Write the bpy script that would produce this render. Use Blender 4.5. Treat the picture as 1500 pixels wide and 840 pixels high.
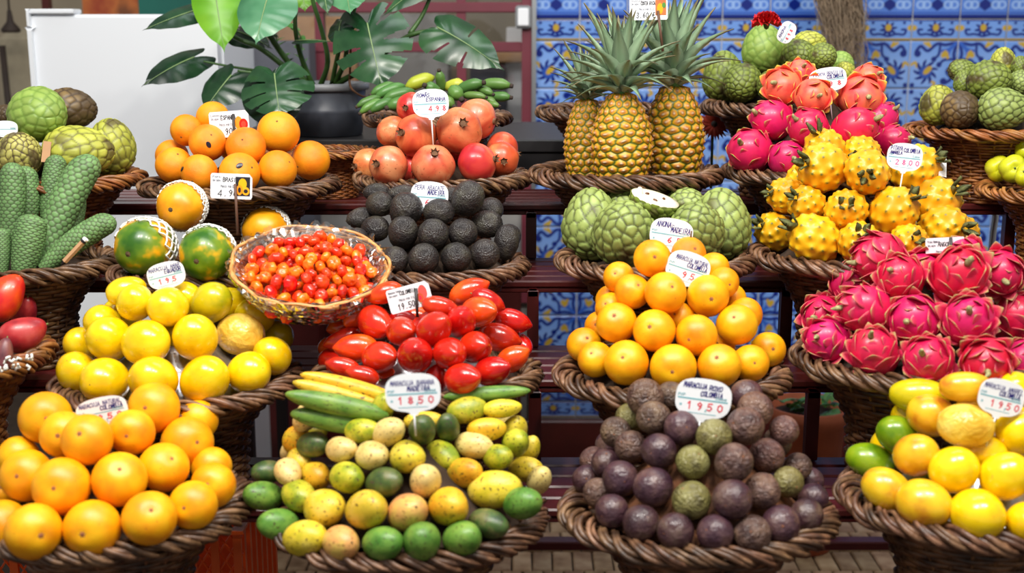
import bpy, math, random
import numpy as np
from mathutils import Vector, Matrix, Quaternion

# ------------------------------------------------------------------ camera, world, lights, exposure
for o in list(bpy.data.objects):
    bpy.data.objects.remove(o)
scene = bpy.context.scene
COL = scene.collection
FPX, PITCH, CAMZ = 1800.0, math.radians(12.0), 1.5
cam_data = bpy.data.cameras.new('camera')
cam_data.sensor_width = 36.0
cam_data.lens = FPX / 1500.0 * 36.0
cam_data.dof.use_dof = True
cam_data.dof.focus_distance = 2.33
cam_data.dof.aperture_fstop = 3.2
cam = bpy.data.objects.new('camera', cam_data)
cam.location = (0, 0, CAMZ)
cam.rotation_euler = (math.radians(90) - PITCH, 0, 0)
COL.objects.link(cam)
scene.camera = cam

world = bpy.data.worlds.new('market_hall_light')
scene.world = world
world.use_nodes = True
bg = world.node_tree.nodes['Background']
bg.inputs[0].default_value = (1.0, 0.985, 0.96, 1)
bg.inputs[1].default_value = 0.30

def area_light(name, loc, target, size, energy, color=(1, 1, 1), size_y=None, shape='RECTANGLE'):
    l = bpy.data.lights.new(name, 'AREA')
    l.energy = energy
    l.color = color
    l.shape = shape
    l.size = size
    if shape == 'RECTANGLE':
        l.size_y = size_y or size
    o = bpy.data.objects.new(name, l)
    o.location = loc
    o.rotation_euler = (Vector(target) - Vector(loc)).to_track_quat('-Z', 'Y').to_euler()
    COL.objects.link(o)
    return o

area_light('skylight', (-0.3, 0.9, 3.6), (0.0, 2.3, 0.9), 2.6, 62, (1.0, 0.99, 0.97), 1.4)
area_light('market_lamp', (-0.75, 1.05, 2.75), (-0.5, 2.1, 0.9), 0.16, 13, (1.0, 0.95, 0.86), shape='DISK')
area_light('market_lamp', (-0.35, 1.05, 2.75), (-0.2, 2.1, 0.9), 0.16, 13, (1.0, 0.95, 0.86), shape='DISK')
area_light('market_lamp', (0.45, 1.05, 2.75), (0.4, 2.1, 0.9), 0.16, 13, (1.0, 0.95, 0.86), shape='DISK')
area_light('market_lamp', (0.95, 1.05, 2.75), (0.8, 2.1, 0.9), 0.16, 13, (1.0, 0.95, 0.86), shape='DISK')
area_light('back_wall_fill', (0.6, 3.0, 3.4), (0.6, 4.0, 1.4), 1.6, 16, (0.9, 0.96, 1.0), 0.8)  # added fill light aimed at the back wall, no actual window there

scene.view_settings.view_transform = 'Standard'
scene.view_settings.look = 'None'
scene.view_settings.gamma = 1.0
scene.view_settings.use_curve_mapping = False
scene.view_settings.exposure = 0.15

# ------------------------------------------------------------------ helpers
RNG = random.Random(7)
NPR = np.random.RandomState(5)
_F = Vector((0, math.cos(PITCH), -math.sin(PITCH)))
_U = Vector((0, math.sin(PITCH), math.cos(PITCH)))
_R = Vector((1, 0, 0))
CAM = Vector((0, 0, CAMZ))

def ray(px, py):
    return _F + _R * ((px - 750) / FPX) + _U * (-(py - 420) / FPX)

def P(px, py, d):
    """real-world point seen in direction (px, py) at horizontal distance d"""
    r = ray(px, py)
    return CAM + r * (d / r.y)

def mpp(p):
    """metres per photo pixel at a point"""
    return (Vector(p) - CAM).dot(_F) / FPX

def srgb(r, g, b):
    def c(v):
        v /= 255.0
        return v / 12.92 if v <= 0.04045 else ((v + 0.055) / 1.055) ** 2.4
    return (c(r), c(g), c(b), 1.0)

def L3(c):
    return np.array(srgb(*c)[:3])

def link(o, parent=None):
    COL.objects.link(o)
    if parent is not None:
        o.parent = parent
    return o

def mesh(name, verts, faces, cols=None, smooth=True):
    me = bpy.data.meshes.new(name)
    me.from_pydata([tuple(map(float, v)) for v in verts], [], [tuple(map(int, f)) for f in faces])
    if cols is not None:
        a = me.color_attributes.new('Col', 'FLOAT_COLOR', 'POINT')
        arr = np.ones((len(verts), 4), dtype=np.float32)
        arr[:, :3] = np.asarray(cols)[:, :3]
        a.data.foreach_set('color', arr.ravel())
    if smooth:
        me.polygons.foreach_set('use_smooth', [True] * len(me.polygons))
    me.update()
    return me

def obj(name, me, material=None, parent=None, loc=None, rot=None, scale=None, matrix=None):
    o = bpy.data.objects.new(name, me)
    if material is not None and me is not None:
        if len(me.materials) == 0:
            me.materials.append(material)
        if me.materials[0] != material:
            o.material_slots[0].link = 'OBJECT'
            o.material_slots[0].material = material
    link(o, parent)
    if matrix is not None:
        o.matrix_local = matrix
    if loc is not None:
        o.location = loc
    if rot is not None:
        o.rotation_euler = rot
    if scale is not None:
        o.scale = scale
    return o

def tag(o, label, cat, group=None, kind=None):
    if label:
        o['label'] = label
    if cat:
        o['category'] = cat
    if group:
        o['group'] = group
    if kind:
        o['kind'] = kind
    return o

def empty(name, loc=(0, 0, 0)):
    o = bpy.data.objects.new(name, None)
    o.empty_display_size = 0.05
    o.location = loc
    return link(o)

class MB:
    """collects simple shapes into one mesh"""
    def __init__(s):
        s.v, s.f, s.c = [], [], []
    def add(s, verts, faces, col=None):
        n = len(s.v)
        s.v += [tuple(v) for v in verts]
        s.f += [tuple(i + n for i in f) for f in faces]
        if col is not None:
            s.c += [tuple(col[:3])] * len(verts)
        return s
    def box(s, lo, hi, bev=0.0):
        x0, y0, z0 = lo
        x1, y1, z1 = hi
        if bev <= 0:
            v = [(x0, y0, z0), (x1, y0, z0), (x1, y1, z0), (x0, y1, z0), (x0, y0, z1), (x1, y0, z1), (x1, y1, z1), (x0, y1, z1)]
            f = [(0, 3, 2, 1), (4, 5, 6, 7), (0, 1, 5, 4), (1, 2, 6, 5), (2, 3, 7, 6), (3, 0, 4, 7)]
            return s.add(v, f)
        v = []
        for (z, i) in ((z0, bev), (z0 + bev, 0), (z1 - bev, 0), (z1, bev)):
            v += [(x0 + i, y0 + i, z), (x1 - i, y0 + i, z), (x1 - i, y1 - i, z), (x0 + i, y1 - i, z)]
        f = [(3, 2, 1, 0), (12, 13, 14, 15)]
        for k in range(3):
            for j in range(4):
                a, b = k * 4 + j, k * 4 + (j + 1) % 4
                f.append((a, b, b + 4, a + 4))
        return s.add(v, f)
    def tube(s, pts, rad, sides=6, closed=False, caps=True, col=None):
        pts = [Vector(p) for p in pts]
        n = len(pts)
        if not hasattr(rad, '__len__'):
            rad = [rad] * n
        verts, faces = [], []
        up = Vector((0.13, 0.21, 0.97)).normalized()
        prev = None
        for i, p in enumerate(pts):
            if closed:
                t = pts[(i + 1) % n] - pts[i - 1]
            else:
                t = pts[min(i + 1, n - 1)] - pts[max(i - 1, 0)]
            t.normalize()
            a = prev - t * prev.dot(t) if prev is not None else up - t * up.dot(t)
            if a.length < 1e-4:
                a = t.orthogonal()
            a.normalize()
            b = t.cross(a)
            prev = a
            for k in range(sides):
                an = 2 * math.pi * k / sides
                verts.append(p + (a * math.cos(an) + b * math.sin(an)) * rad[i])
        m = n if closed else n - 1
        for i in range(m):
            for k in range(sides):
                i2 = (i + 1) % n
                k2 = (k + 1) % sides
                faces.append((i * sides + k, i * sides + k2, i2 * sides + k2, i2 * sides + k))
        if caps and not closed:
            faces.append(tuple(range(sides - 1, -1, -1)))
            faces.append(tuple((n - 1) * sides + k for k in range(sides)))
        return s.add(verts, faces, col)
    def lathe(s, prof, seg=32, col=None):
        verts, faces = [], []
        for (r, z) in prof:
            for k in range(seg):
                a = 2 * math.pi * k / seg
                verts.append((r * math.cos(a), r * math.sin(a), z))
        for i in range(len(prof) - 1):
            for k in range(seg):
                k2 = (k + 1) % seg
                faces.append((i * seg + k, i * seg + k2, (i + 1) * seg + k2, (i + 1) * seg + k))
        return s.add(verts, faces, col)
    def mesh(s, name, smooth=True):
        return mesh(name, s.v, s.f, s.c if s.c and len(s.c) == len(s.v) else None, smooth)

def bez(p0, p1, p2, n=10):
    p0, p1, p2 = Vector(p0), Vector(p1), Vector(p2)
    return [p0 * (1 - t) ** 2 + p1 * 2 * t * (1 - t) + p2 * t * t for t in [i / (n - 1) for i in range(n)]]

def smooth_path(pts, n=6, closed=False):
    pts = [Vector(p) for p in pts]
    out = []
    m = len(pts)
    rng = range(m if closed else m - 1)
    for i in rng:
        if closed:
            a, b, c, d = pts[i - 1], pts[i], pts[(i + 1) % m], pts[(i + 2) % m]
        else:
            a, b, c, d = pts[max(i - 1, 0)], pts[i], pts[i + 1], pts[min(i + 2, m - 1)]
        for k in range(n):
            t = k / n
            out.append(0.5 * ((2 * b) + (c - a) * t + (2 * a - 5 * b + 4 * c - d) * t * t + (3 * b - a - 3 * c + d) * t ** 3))
    if not closed:
        out.append(pts[-1])
    return out

# ------------------------------------------------------------------ materials
def new_mat(name):
    m = bpy.data.materials.new(name)
    m.use_nodes = True
    nt = m.node_tree
    return m, nt, nt.nodes['Principled BSDF']

def plain(name, c, rough=0.5, metal=0.0, spec=None, noise=0.0, nscale=20, bump=0.0, bscale=60):
    m, nt, b = new_mat(name)
    col = srgb(*c)
    b.inputs['Base Color'].default_value = col
    b.inputs['Roughness'].default_value = rough
    b.inputs['Metallic'].default_value = metal
    if spec is not None:
        b.inputs['Specular IOR Level'].default_value = spec
    if noise > 0 or bump > 0:
        tc = nt.nodes.new('ShaderNodeTexCoord')
    if noise > 0:
        nz = nt.nodes.new('ShaderNodeTexNoise')
        nz.inputs['Scale'].default_value = nscale
        nz.inputs['Detail'].default_value = 4
        nt.links.new(tc.outputs['Object'], nz.inputs['Vector'])
        rp = nt.nodes.new('ShaderNodeValToRGB')
        rp.color_ramp.elements[0].position = 0.3
        rp.color_ramp.elements[1].position = 0.7
        rp.color_ramp.elements[0].color = tuple(v * (1 - noise) for v in col[:3]) + (1,)
        rp.color_ramp.elements[1].color = tuple(min(1, v * (1 + noise)) for v in col[:3]) + (1,)
        nt.links.new(nz.outputs['Fac'], rp.inputs['Fac'])
        nt.links.new(rp.outputs['Color'], b.inputs['Base Color'])
    if bump > 0:
        n2 = nt.nodes.new('ShaderNodeTexNoise')
        n2.inputs['Scale'].default_value = bscale
        nt.links.new(tc.outputs['Object'], n2.inputs['Vector'])
        bp = nt.nodes.new('ShaderNodeBump')
        bp.inputs['Strength'].default_value = bump
        bp.inputs['Distance'].default_value = 0.002
        nt.links.new(n2.outputs['Fac'], bp.inputs['Height'])
        nt.links.new(bp.outputs['Normal'], b.inputs['Normal'])
    return m

def fruit(name, cols, rough=0.35, nscale=1.2, spots=None, spot_scale=7.0, spot_lo=0.64, spot_w=0.05, bump=0.0, bscale=25.0, bdist=0.02,
          jitter=0.12, hue=0.01, attr=False, coat=0.0, dist=0.0, wrinkle=0.0):
    """skin that varies over one fruit (noise ramp) and from fruit to fruit (object random)"""
    m, nt, b = new_mat(name)
    N, K = nt.nodes.new, nt.links.new
    tc, oi = N('ShaderNodeTexCoord'), N('ShaderNodeObjectInfo')
    mul = N('ShaderNodeMath'); mul.operation = 'MULTIPLY'; mul.inputs[1].default_value = 53.0
    K(oi.outputs['Random'], mul.inputs[0])
    va = N('ShaderNodeVectorMath'); va.operation = 'ADD'
    K(tc.outputs['Object'], va.inputs[0]); K(mul.outputs[0], va.inputs[1])
    if attr:
        at = N('ShaderNodeAttribute'); at.attribute_name = 'Col'
        colsock = at.outputs['Color']
    else:
        nz = N('ShaderNodeTexNoise')
        nz.inputs['Scale'].default_value = nscale
        nz.inputs['Detail'].default_value = 3
        nz.inputs['Distortion'].default_value = dist
        K(va.outputs[0], nz.inputs['Vector'])
        rp = N('ShaderNodeValToRGB')
        el = rp.color_ramp.elements
        n = len(cols)
        pos = [0.32 + 0.36 * i / max(1, n - 1) for i in range(n)]
        el[0].position, el[0].color = pos[0], srgb(*cols[0])
        el[1].position, el[1].color = pos[-1], srgb(*cols[-1])
        for i in range(1, n - 1):
            e = el.new(pos[i]); e.color = srgb(*cols[i])
        K(nz.outputs['Fac'], rp.inputs['Fac'])
        colsock = rp.outputs['Color']
    if spots:
        s = N('ShaderNodeTexNoise')
        s.inputs['Scale'].default_value = spot_scale
        s.inputs['Detail'].default_value = 3
        K(va.outputs[0], s.inputs['Vector'])
        mr = N('ShaderNodeMapRange')
        mr.inputs['From Min'].default_value = spot_lo
        mr.inputs['From Max'].default_value = spot_lo + spot_w
        K(s.outputs['Fac'], mr.inputs['Value'])
        mx = N('ShaderNodeMix'); mx.data_type = 'RGBA'
        K(mr.outputs[0], mx.inputs['Factor'])
        K(colsock, mx.inputs['A'])
        mx.inputs['B'].default_value = srgb(*spots)
        colsock = mx.outputs['Result']
    hs = N('ShaderNodeHueSaturation')
    m1 = N('ShaderNodeMapRange'); m1.inputs['To Min'].default_value = 1 - jitter; m1.inputs['To Max'].default_value = 1 + jitter
    K(oi.outputs['Random'], m1.inputs['Value'])
    K(m1.outputs[0], hs.inputs['Value'])
    fr = N('ShaderNodeMath'); fr.operation = 'FRACT'
    K(mul.outputs[0], fr.inputs[0])
    m2 = N('ShaderNodeMapRange'); m2.inputs['To Min'].default_value = 0.5 - hue; m2.inputs['To Max'].default_value = 0.5 + hue
    K(fr.outputs[0], m2.inputs['Value'])
    K(m2.outputs[0], hs.inputs['Hue'])
    K(colsock, hs.inputs['Color'])
    K(hs.outputs['Color'], b.inputs['Base Color'])
    b.inputs['Roughness'].default_value = rough
    if coat > 0:
        b.inputs['Coat Weight'].default_value = coat
        b.inputs['Coat Roughness'].default_value = 0.12
    if bump > 0:
        bn = N('ShaderNodeTexNoise')
        bn.inputs['Scale'].default_value = bscale
        bn.inputs['Detail'].default_value = 3
        bn.inputs['Distortion'].default_value = wrinkle
        K(va.outputs[0], bn.inputs['Vector'])
        bp = N('ShaderNodeBump')
        bp.inputs['Strength'].default_value = bump
        bp.inputs['Distance'].default_value = bdist
        K(bn.outputs['Fac'], bp.inputs['Height'])
        K(bp.outputs['Normal'], b.inputs['Normal'])
    return m

def vcol(name, rough=0.5, jitter=0.0, coat=0.0):
    return fruit(name, None, rough=rough, attr=True, jitter=jitter, hue=0.0, coat=coat)

M = {}
M['wicker'] = fruit('wicker', [(54, 34, 22), (98, 64, 40), (142, 98, 62)], rough=0.45, nscale=26, jitter=0.15, hue=0.01, bump=0.3, bscale=160, bdist=0.002)
M['wicker_rim'] = fruit('wicker_rim', [(54, 36, 26), (96, 66, 46), (142, 106, 78)], rough=0.4, nscale=38, jitter=0.16, hue=0.008, bump=0.3, bscale=190, bdist=0.002)
M['wicker_warm'] = fruit('wicker_warm', [(96, 54, 24), (140, 84, 40), (180, 118, 62)], rough=0.42, nscale=30, jitter=0.12, bump=0.3, bscale=160, bdist=0.002)
M['cane'] = fruit('cane', [(170, 112, 58), (205, 148, 84), (225, 172, 108)], rough=0.35, nscale=30, jitter=0.1)
M['liner'] = plain('basket_liner', (70, 52, 40), 0.85, noise=0.3, nscale=60)
M['pad_brown'] = plain('padding_brown', (58, 42, 30), 0.9, noise=0.4, nscale=50, bump=0.6)
M['pad_straw'] = plain('padding_straw', (104, 62, 34), 0.85, noise=0.5, nscale=70, bump=0.8)
M['pad_foil'] = plain('padding_foil', (176, 176, 180), 0.28, metal=0.85, noise=0.15, nscale=20, bump=0.8, bscale=45)
M['maroon'] = plain('maroon_paint', (82, 24, 22), 0.34, noise=0.22, nscale=9, bump=0.15, bscale=50)
M['maroon_win'] = plain('maroon_window_paint', (112, 44, 58), 0.4, noise=0.15, nscale=6)
M['white'] = plain('white_enamel', (232, 236, 242), 0.3)
M['white_matte'] = plain('white_plastic', (236, 238, 242), 0.45)
M['grout'] = plain('grout', (188, 190, 196), 0.8, noise=0.12, nscale=30)
M['black'] = plain('black_panel', (24, 22, 24), 0.5, noise=0.2)
M['pot_grey'] = plain('grey_plastic', (74, 78, 88), 0.45, noise=0.08)
M['pot_rim'] = plain('grey_plastic_rim', (128, 130, 134), 0.5, noise=0.1)
M['terracotta'] = plain('terracotta', (168, 84, 48), 0.75, noise=0.12)
M['soil'] = plain('soil', (40, 30, 24), 0.95, noise=0.4, nscale=60)
M['orange_plastic'] = plain('orange_plastic', (246, 98, 30), 0.4)
M['steel'] = plain('galvanised_steel', (176, 180, 184), 0.32, metal=0.9)
M['stick'] = plain('dark_clip', (48, 42, 42), 0.5)
M['stick_wood'] = plain('brown_stick', (92, 62, 46), 0.6)
M['pin'] = plain('clear_pin', (224, 226, 230), 0.3)
M['ink_blue'] = plain('ink_blue', (44, 34, 120), 0.6)
M['ink_black'] = plain('ink_black', (22, 20, 28), 0.6)
M['ink_grey'] = plain('ink_grey', (90, 94, 108), 0.6)
M['ink_red'] = plain('ink_red', (226, 36, 62), 0.6)
M['ink_pink'] = plain('ink_pink', (226, 80, 150), 0.6)
M['ink_teal'] = plain('ink_teal', (120, 178, 188), 0.6)
M['card'] = plain('laminated_card', (236, 238, 244), 0.22)
M['sticker'] = plain('sticker', (30, 28, 44), 0.3)
M['foam'] = plain('white_foam', (238, 238, 232), 0.7)
M['grey_wall'] = plain('grey_wall', (150, 148, 146), 0.8, noise=0.12, nscale=4)
M['beige_wall'] = plain('beige_wall', (150, 138, 118), 0.85, noise=0.15, nscale=3)
M['tan'] = plain('tan_board', (196, 152, 112), 0.7, noise=0.1)
M['blue_grey'] = plain('blue_grey_board', (82, 84, 94), 0.6, noise=0.08)
M['dark_brown'] = plain('dark_brown', (48, 36, 30), 0.7, noise=0.2)
M['teal'] = plain('teal_board', (16, 104, 92), 0.6)
M['rust'] = fruit('rust_board', [(120, 62, 34), (186, 96, 48), (150, 40, 28)], rough=0.6, nscale=9)
M['brick'] = fruit('paver', [(150, 114, 82), (184, 148, 112), (206, 174, 136)], rough=0.75, nscale=14, jitter=0.2, bump=0.4, bscale=60, bdist=0.003)
M['floor'] = plain('floor_joint', (66, 52, 42), 0.9, noise=0.3, nscale=20)

def glass_mat(name, clear=0.9, rough=0.05, tint=(255, 255, 255)):
    m, nt, b = new_mat(name)
    nt.nodes.remove(b)
    t, g, mx = nt.nodes.new('ShaderNodeBsdfTransparent'), nt.nodes.new('ShaderNodeBsdfGlossy'), nt.nodes.new('ShaderNodeMixShader')
    t.inputs[0].default_value = srgb(*tint)
    g.inputs['Roughness'].default_value = rough
    fr = nt.nodes.new('ShaderNodeFresnel')
    fr.inputs['IOR'].default_value = 1.45
    ad = nt.nodes.new('ShaderNodeMath'); ad.operation = 'ADD'; ad.inputs[1].default_value = 1 - clear
    ad.use_clamp = True
    nt.links.new(fr.outputs[0], ad.inputs[0])
    nt.links.new(ad.outputs[0], mx.inputs[0])
    nt.links.new(t.outputs[0], mx.inputs[1])
    nt.links.new(g.outputs[0], mx.inputs[2])
    nt.links.new(mx.outputs[0], nt.nodes['Material Output'].inputs[0])
    return m
M['glass'] = glass_mat('window_glass', 0.97, 0.02)
M['cellophane'] = glass_mat('cellophane', 0.72, 0.18)

# fruit skins
M['orange_passion'] = fruit('orange_passion_skin', [(230, 140, 4), (242, 164, 6), (248, 186, 16)], rough=0.38, nscale=0.9, spots=(190, 96, 30), spot_scale=9, spot_lo=0.7, spot_w=0.04, bump=0.08, bscale=30, jitter=0.05, hue=0.006)
M['orange'] = fruit('orange_peel', [(240, 128, 8), (250, 148, 14), (252, 166, 24)], rough=0.42, nscale=0.8, bump=0.25, bscale=42, bdist=0.012, jitter=0.06, hue=0.008)
M['yellow_passion'] = fruit('yellow_passion_skin', [(226, 180, 4), (244, 206, 10), (250, 218, 34)], rough=0.22, nscale=0.9, spots=(206, 150, 50), spot_scale=6, spot_lo=0.68, spot_w=0.08, jitter=0.05, hue=0.006, coat=0.4)
M['yellow_passion_green'] = fruit('yellow_green_passion_skin', [(164, 160, 8), (206, 186, 16), (190, 176, 12)], rough=0.25, nscale=0.9, jitter=0.05, coat=0.3)
M['green_passion'] = fruit('green_passion_skin', [(88, 132, 16), (122, 156, 20), (142, 164, 30)], rough=0.25, nscale=0.9, jitter=0.06, coat=0.3)
M['yellow_wrinkled'] = fruit('wrinkled_passion_skin', [(214, 160, 42), (232, 190, 70), (240, 206, 98)], rough=0.3, nscale=1.2, bump=0.2, bscale=2.0, bdist=0.05, wrinkle=0.6, jitter=0.05, coat=0.25)
M['yellow_amber'] = fruit('amber_passion_skin', [(200, 122, 24), (232, 176, 28), (240, 196, 40)], rough=0.28, nscale=0.9, jitter=0.05, coat=0.3)
M['purple_passion'] = fruit('purple_passion_skin', [(50, 28, 40), (70, 44, 52), (96, 70, 66)], rough=0.38, nscale=1.0, spots=(128, 104, 92), spot_scale=12, spot_lo=0.66, spot_w=0.1, bump=0.2, bscale=3, bdist=0.05, wrinkle=0.6, jitter=0.14, hue=0.02, coat=0.2)
M['purple_wrinkled'] = fruit('purple_wrinkled_skin', [(66, 44, 42), (96, 70, 62), (120, 92, 76)], rough=0.45, nscale=1.3, bump=0.4, bscale=3.2, bdist=0.07, wrinkle=0.9, jitter=0.14, hue=0.02, coat=0.1)
M['olive_passion'] = fruit('olive_passion_skin', [(84, 76, 44), (122, 114, 64), (140, 134, 84)], rough=0.42, nscale=1.3, bump=0.35, bscale=3.2, bdist=0.07, wrinkle=0.9, jitter=0.1, hue=0.01, coat=0.1)
BP = dict(rough=0.36, nscale=1.0, spot_scale=4.8, spot_lo=0.605, spot_w=0.06, jitter=0.08, hue=0.012, bump=0.1, bscale=10, bdist=0.04)
M['bp_yellow'] = fruit('banana_passion_yellow', [(196, 178, 40), (220, 192, 52), (228, 200, 84)], spots=(112, 84, 36), **BP)
M['bp_amber'] = fruit('banana_passion_amber', [(214, 150, 28), (232, 176, 40), (210, 186, 50)], spots=(110, 80, 30), **BP)
M['bp_cream'] = fruit('banana_passion_cream', [(214, 182, 104), (230, 204, 132), (224, 192, 110)], spots=(128, 88, 50), **BP)
M['bp_peach'] = fruit('banana_passion_peach', [(222, 190, 92), (226, 168, 96), (214, 150, 92)], spots=(150, 100, 50), **BP)
M['bp_lime'] = fruit('banana_passion_lime', [(122, 142, 34), (172, 172, 40), (204, 190, 60)], spots=(92, 74, 34), **BP)
M['bp_green'] = fruit('banana_passion_green', [(70, 116, 38), (102, 142, 56), (124, 156, 64)], spots=(70, 76, 36), **BP)
M['bp_dark'] = fruit('banana_passion_dark', [(44, 66, 36), (70, 92, 44), (112, 110, 66)], spots=(74, 58, 52), **BP)
M['tam_red'] = fruit('tamarillo_red', [(172, 22, 12), (200, 34, 16), (216, 48, 20)], rough=0.2, nscale=0.7, jitter=0.1, hue=0.004, coat=0.5)
M['tam_orange'] = fruit('tamarillo_orange', [(206, 40, 16), (226, 70, 18), (236, 96, 22)], rough=0.2, nscale=0.6, jitter=0.06, hue=0.004, coat=0.5)
M['avocado'] = fruit('avocado_skin', [(34, 29, 30), (48, 43, 42), (64, 60, 52)], rough=0.36, nscale=1.2, bump=0.35, bscale=9, bdist=0.03, jitter=0.2, hue=0.02)
M['pome'] = fruit('pomegranate_skin', [(198, 80, 46), (216, 120, 72), (224, 150, 98)], rough=0.33, nscale=0.9, spots=(164, 88, 50), spot_scale=6, spot_lo=0.62, spot_w=0.1, jitter=0.06, hue=0.01, coat=0.15, dist=0.6)
M['pome_red'] = fruit('pomegranate_red_skin', [(190, 48, 40), (210, 78, 52), (224, 116, 74)], rough=0.33, nscale=0.9, jitter=0.06, hue=0.01, coat=0.15, dist=0.6)
M['pome_crown'] = plain('pomegranate_crown', (104, 70, 44), 0.8, noise=0.4, nscale=8)
M['papaya'] = fruit('papaya_skin', [(46, 90, 18), (74, 112, 20), (112, 134, 22), (236, 164, 20), (244, 172, 24)], rough=0.3, nscale=0.85, jitter=0.04, coat=0.2)
M['papaya_yellow'] = fruit('papaya_yellow_skin', [(226, 142, 10), (242, 170, 16), (240, 182, 30)], rough=0.35, nscale=1.0, spots=(120, 76, 20), spot_scale=5, spot_lo=0.72, spot_w=0.03, jitter=0.03)
M['mango_red'] = fruit('mango_red_skin', [(196, 40, 30), (222, 76, 26), (236, 130, 30)], rough=0.3, nscale=0.7, jitter=0.05, coat=0.2)
M['mango_crimson'] = fruit('mango_crimson_skin', [(140, 28, 50), (176, 44, 62), (192, 74, 84)], rough=0.35, nscale=0.9, jitter=0.08, coat=0.1)
M['mango_purple'] = fruit('mango_purple_skin', [(84, 40, 50), (116, 60, 66), (140, 84, 76)], rough=0.4, nscale=0.9, jitter=0.05)
M['scar'] = plain('calyx_scar', (150, 92, 56), 0.8, noise=0.35, nscale=6)
M['scar_dark'] = plain('stem_scar', (86, 66, 42), 0.85, noise=0.4, nscale=6)
M['stem_green'] = plain('green_stem', (110, 126, 70), 0.6, noise=0.25, nscale=8)
M['cher'] = vcol('cherimoya_skin', 0.5, 0.12)
M['cher_flesh'] = plain('cherimoya_flesh', (242, 232, 208), 0.5, noise=0.05)
M['seed'] = plain('seed_brown', (96, 56, 30), 0.4)
M['pine'] = vcol('pineapple_rind', 0.42, 0.04)
M['pine_leaf'] = vcol('pineapple_leaf', 0.45, 0.12)
M['mon_fruit'] = vcol('monstera_fruit_skin', 0.55, 0.1)
M['dragon'] = fruit('dragon_skin', [(180, 10, 66), (206, 22, 84), (196, 32, 74)], rough=0.38, nscale=1.3, jitter=0.1, hue=0.012, coat=0.1)
M['dragon_scale'] = vcol('dragon_scale', 0.42, 0.1)
M['dragon_orange'] = fruit('dragon_orange_skin', [(224, 62, 74), (236, 96, 84), (236, 120, 78)], rough=0.4, nscale=1.3, jitter=0.06)
M['dragon_tip'] = plain('dragon_dry_flower', (156, 152, 104), 0.75, noise=0.5, nscale=7)
M['ydragon'] = vcol('yellow_dragon_skin', 0.4, 0.05, coat=0.1)
M['ydragon_tip'] = plain('yellow_dragon_tip', (92, 96, 52), 0.7, noise=0.6, nscale=7)
M['banana_green'] = fruit('banana_green_skin', [(60, 98, 44), (80, 120, 54), (98, 134, 58)], rough=0.4, nscale=4, jitter=0.1, hue=0.015)
M['banana_yellow'] = fruit('banana_yellow_skin', [(150, 166, 40), (176, 184, 52), (196, 196, 70)], rough=0.4, nscale=4, jitter=0.08)
M['banana_end'] = plain('banana_end', (58, 46, 38), 0.9)
M['berry_red'] = fruit('berry_red', [(200, 30, 10), (220, 48, 14), (232, 74, 18)], rough=0.28, nscale=1.0, jitter=0.12, hue=0.005, coat=0.25)
M['berry_orange'] = fruit('berry_orange', [(232, 84, 8), (242, 112, 14), (246, 140, 24)], rough=0.28, nscale=1.0, jitter=0.08, hue=0.008, coat=0.25)
M['pepper'] = fruit('yellow_green_skin', [(196, 200, 18), (212, 214, 30), (222, 220, 60)], rough=0.35, nscale=0.8, jitter=0.05)
M['beige_sack'] = plain('beige_sack', (156, 146, 124), 0.85, noise=0.12)
M['leaf_dark'] = fruit('monstera_leaf_dark', [(8, 34, 18), (16, 48, 26), (30, 64, 36)], rough=0.27, nscale=14, jitter=0.1)
M['leaf_mid'] = fruit('monstera_leaf_mid', [(18, 52, 26), (32, 70, 38), (50, 88, 50)], rough=0.27, nscale=12, jitter=0.08)
M['leaf_pale'] = fruit('monstera_leaf_pale', [(50, 104, 66), (72, 126, 86), (94, 144, 104)], rough=0.26, nscale=10)
M['leaf_lime'] = fruit('monstera_leaf_lime', [(66, 122, 8), (88, 146, 12), (106, 160, 24)], rough=0.42, nscale=10)
M['leaf_small'] = fruit('small_leaf', [(48, 104, 38), (72, 128, 48), (92, 140, 62)], rough=0.4, nscale=10)
M['petiole'] = plain('petiole', (58, 92, 40), 0.45, noise=0.3, nscale=20)
M['root_brown'] = plain('aerial_root', (110, 72, 44), 0.8, noise=0.3, nscale=30)
M['vein'] = plain('leaf_vein', (132, 158, 104), 0.45)
M['flower_red'] = plain('carnation_red', (206, 22, 28), 0.6, noise=0.3, nscale=60)
M['flower_orange'] = plain('gerbera_orange', (150, 40, 12), 0.6, noise=0.3, nscale=60)
M['moss'] = plain('dried_moss', (150, 130, 108), 0.9, noise=0.35, nscale=40)
# ------------------------------------------------------------------ the setting
WALL_D = 4.0
def struct(name, me, material, parent=None, **k):
    o = obj(name, me, material, parent, **k)
    o['kind'] = 'structure'
    return o

floor = struct('floor', MB().box((-4, -1.5, -0.05), (4, 6.0, 0.0)).mesh('floor', False), M['floor'])
brick_me = [MB().box((-0.0265, -0.062, 0), (0.0265, 0.062, 0.012 + 0.002 * k), 0.004).mesh('brick', False) for k in range(3)]
for r in range(7):
    for c in range(-15, 21):
        x = c * 0.0575 + (0.028 if r % 2 else 0)
        obj('brick', brick_me[(r * 5 + c * 3) % 3], M['brick'], floor, loc=(x, 2.86 + r * 0.131, 0), rot=(0, 0, RNG.uniform(-0.02, 0.02)))

# tiled wall
wall = struct('wall_back', MB().box((0.066, WALL_D, 0), (3.0, WALL_D + 0.12, 2.6)).mesh('wall_back', False), M['grout'])

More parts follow.
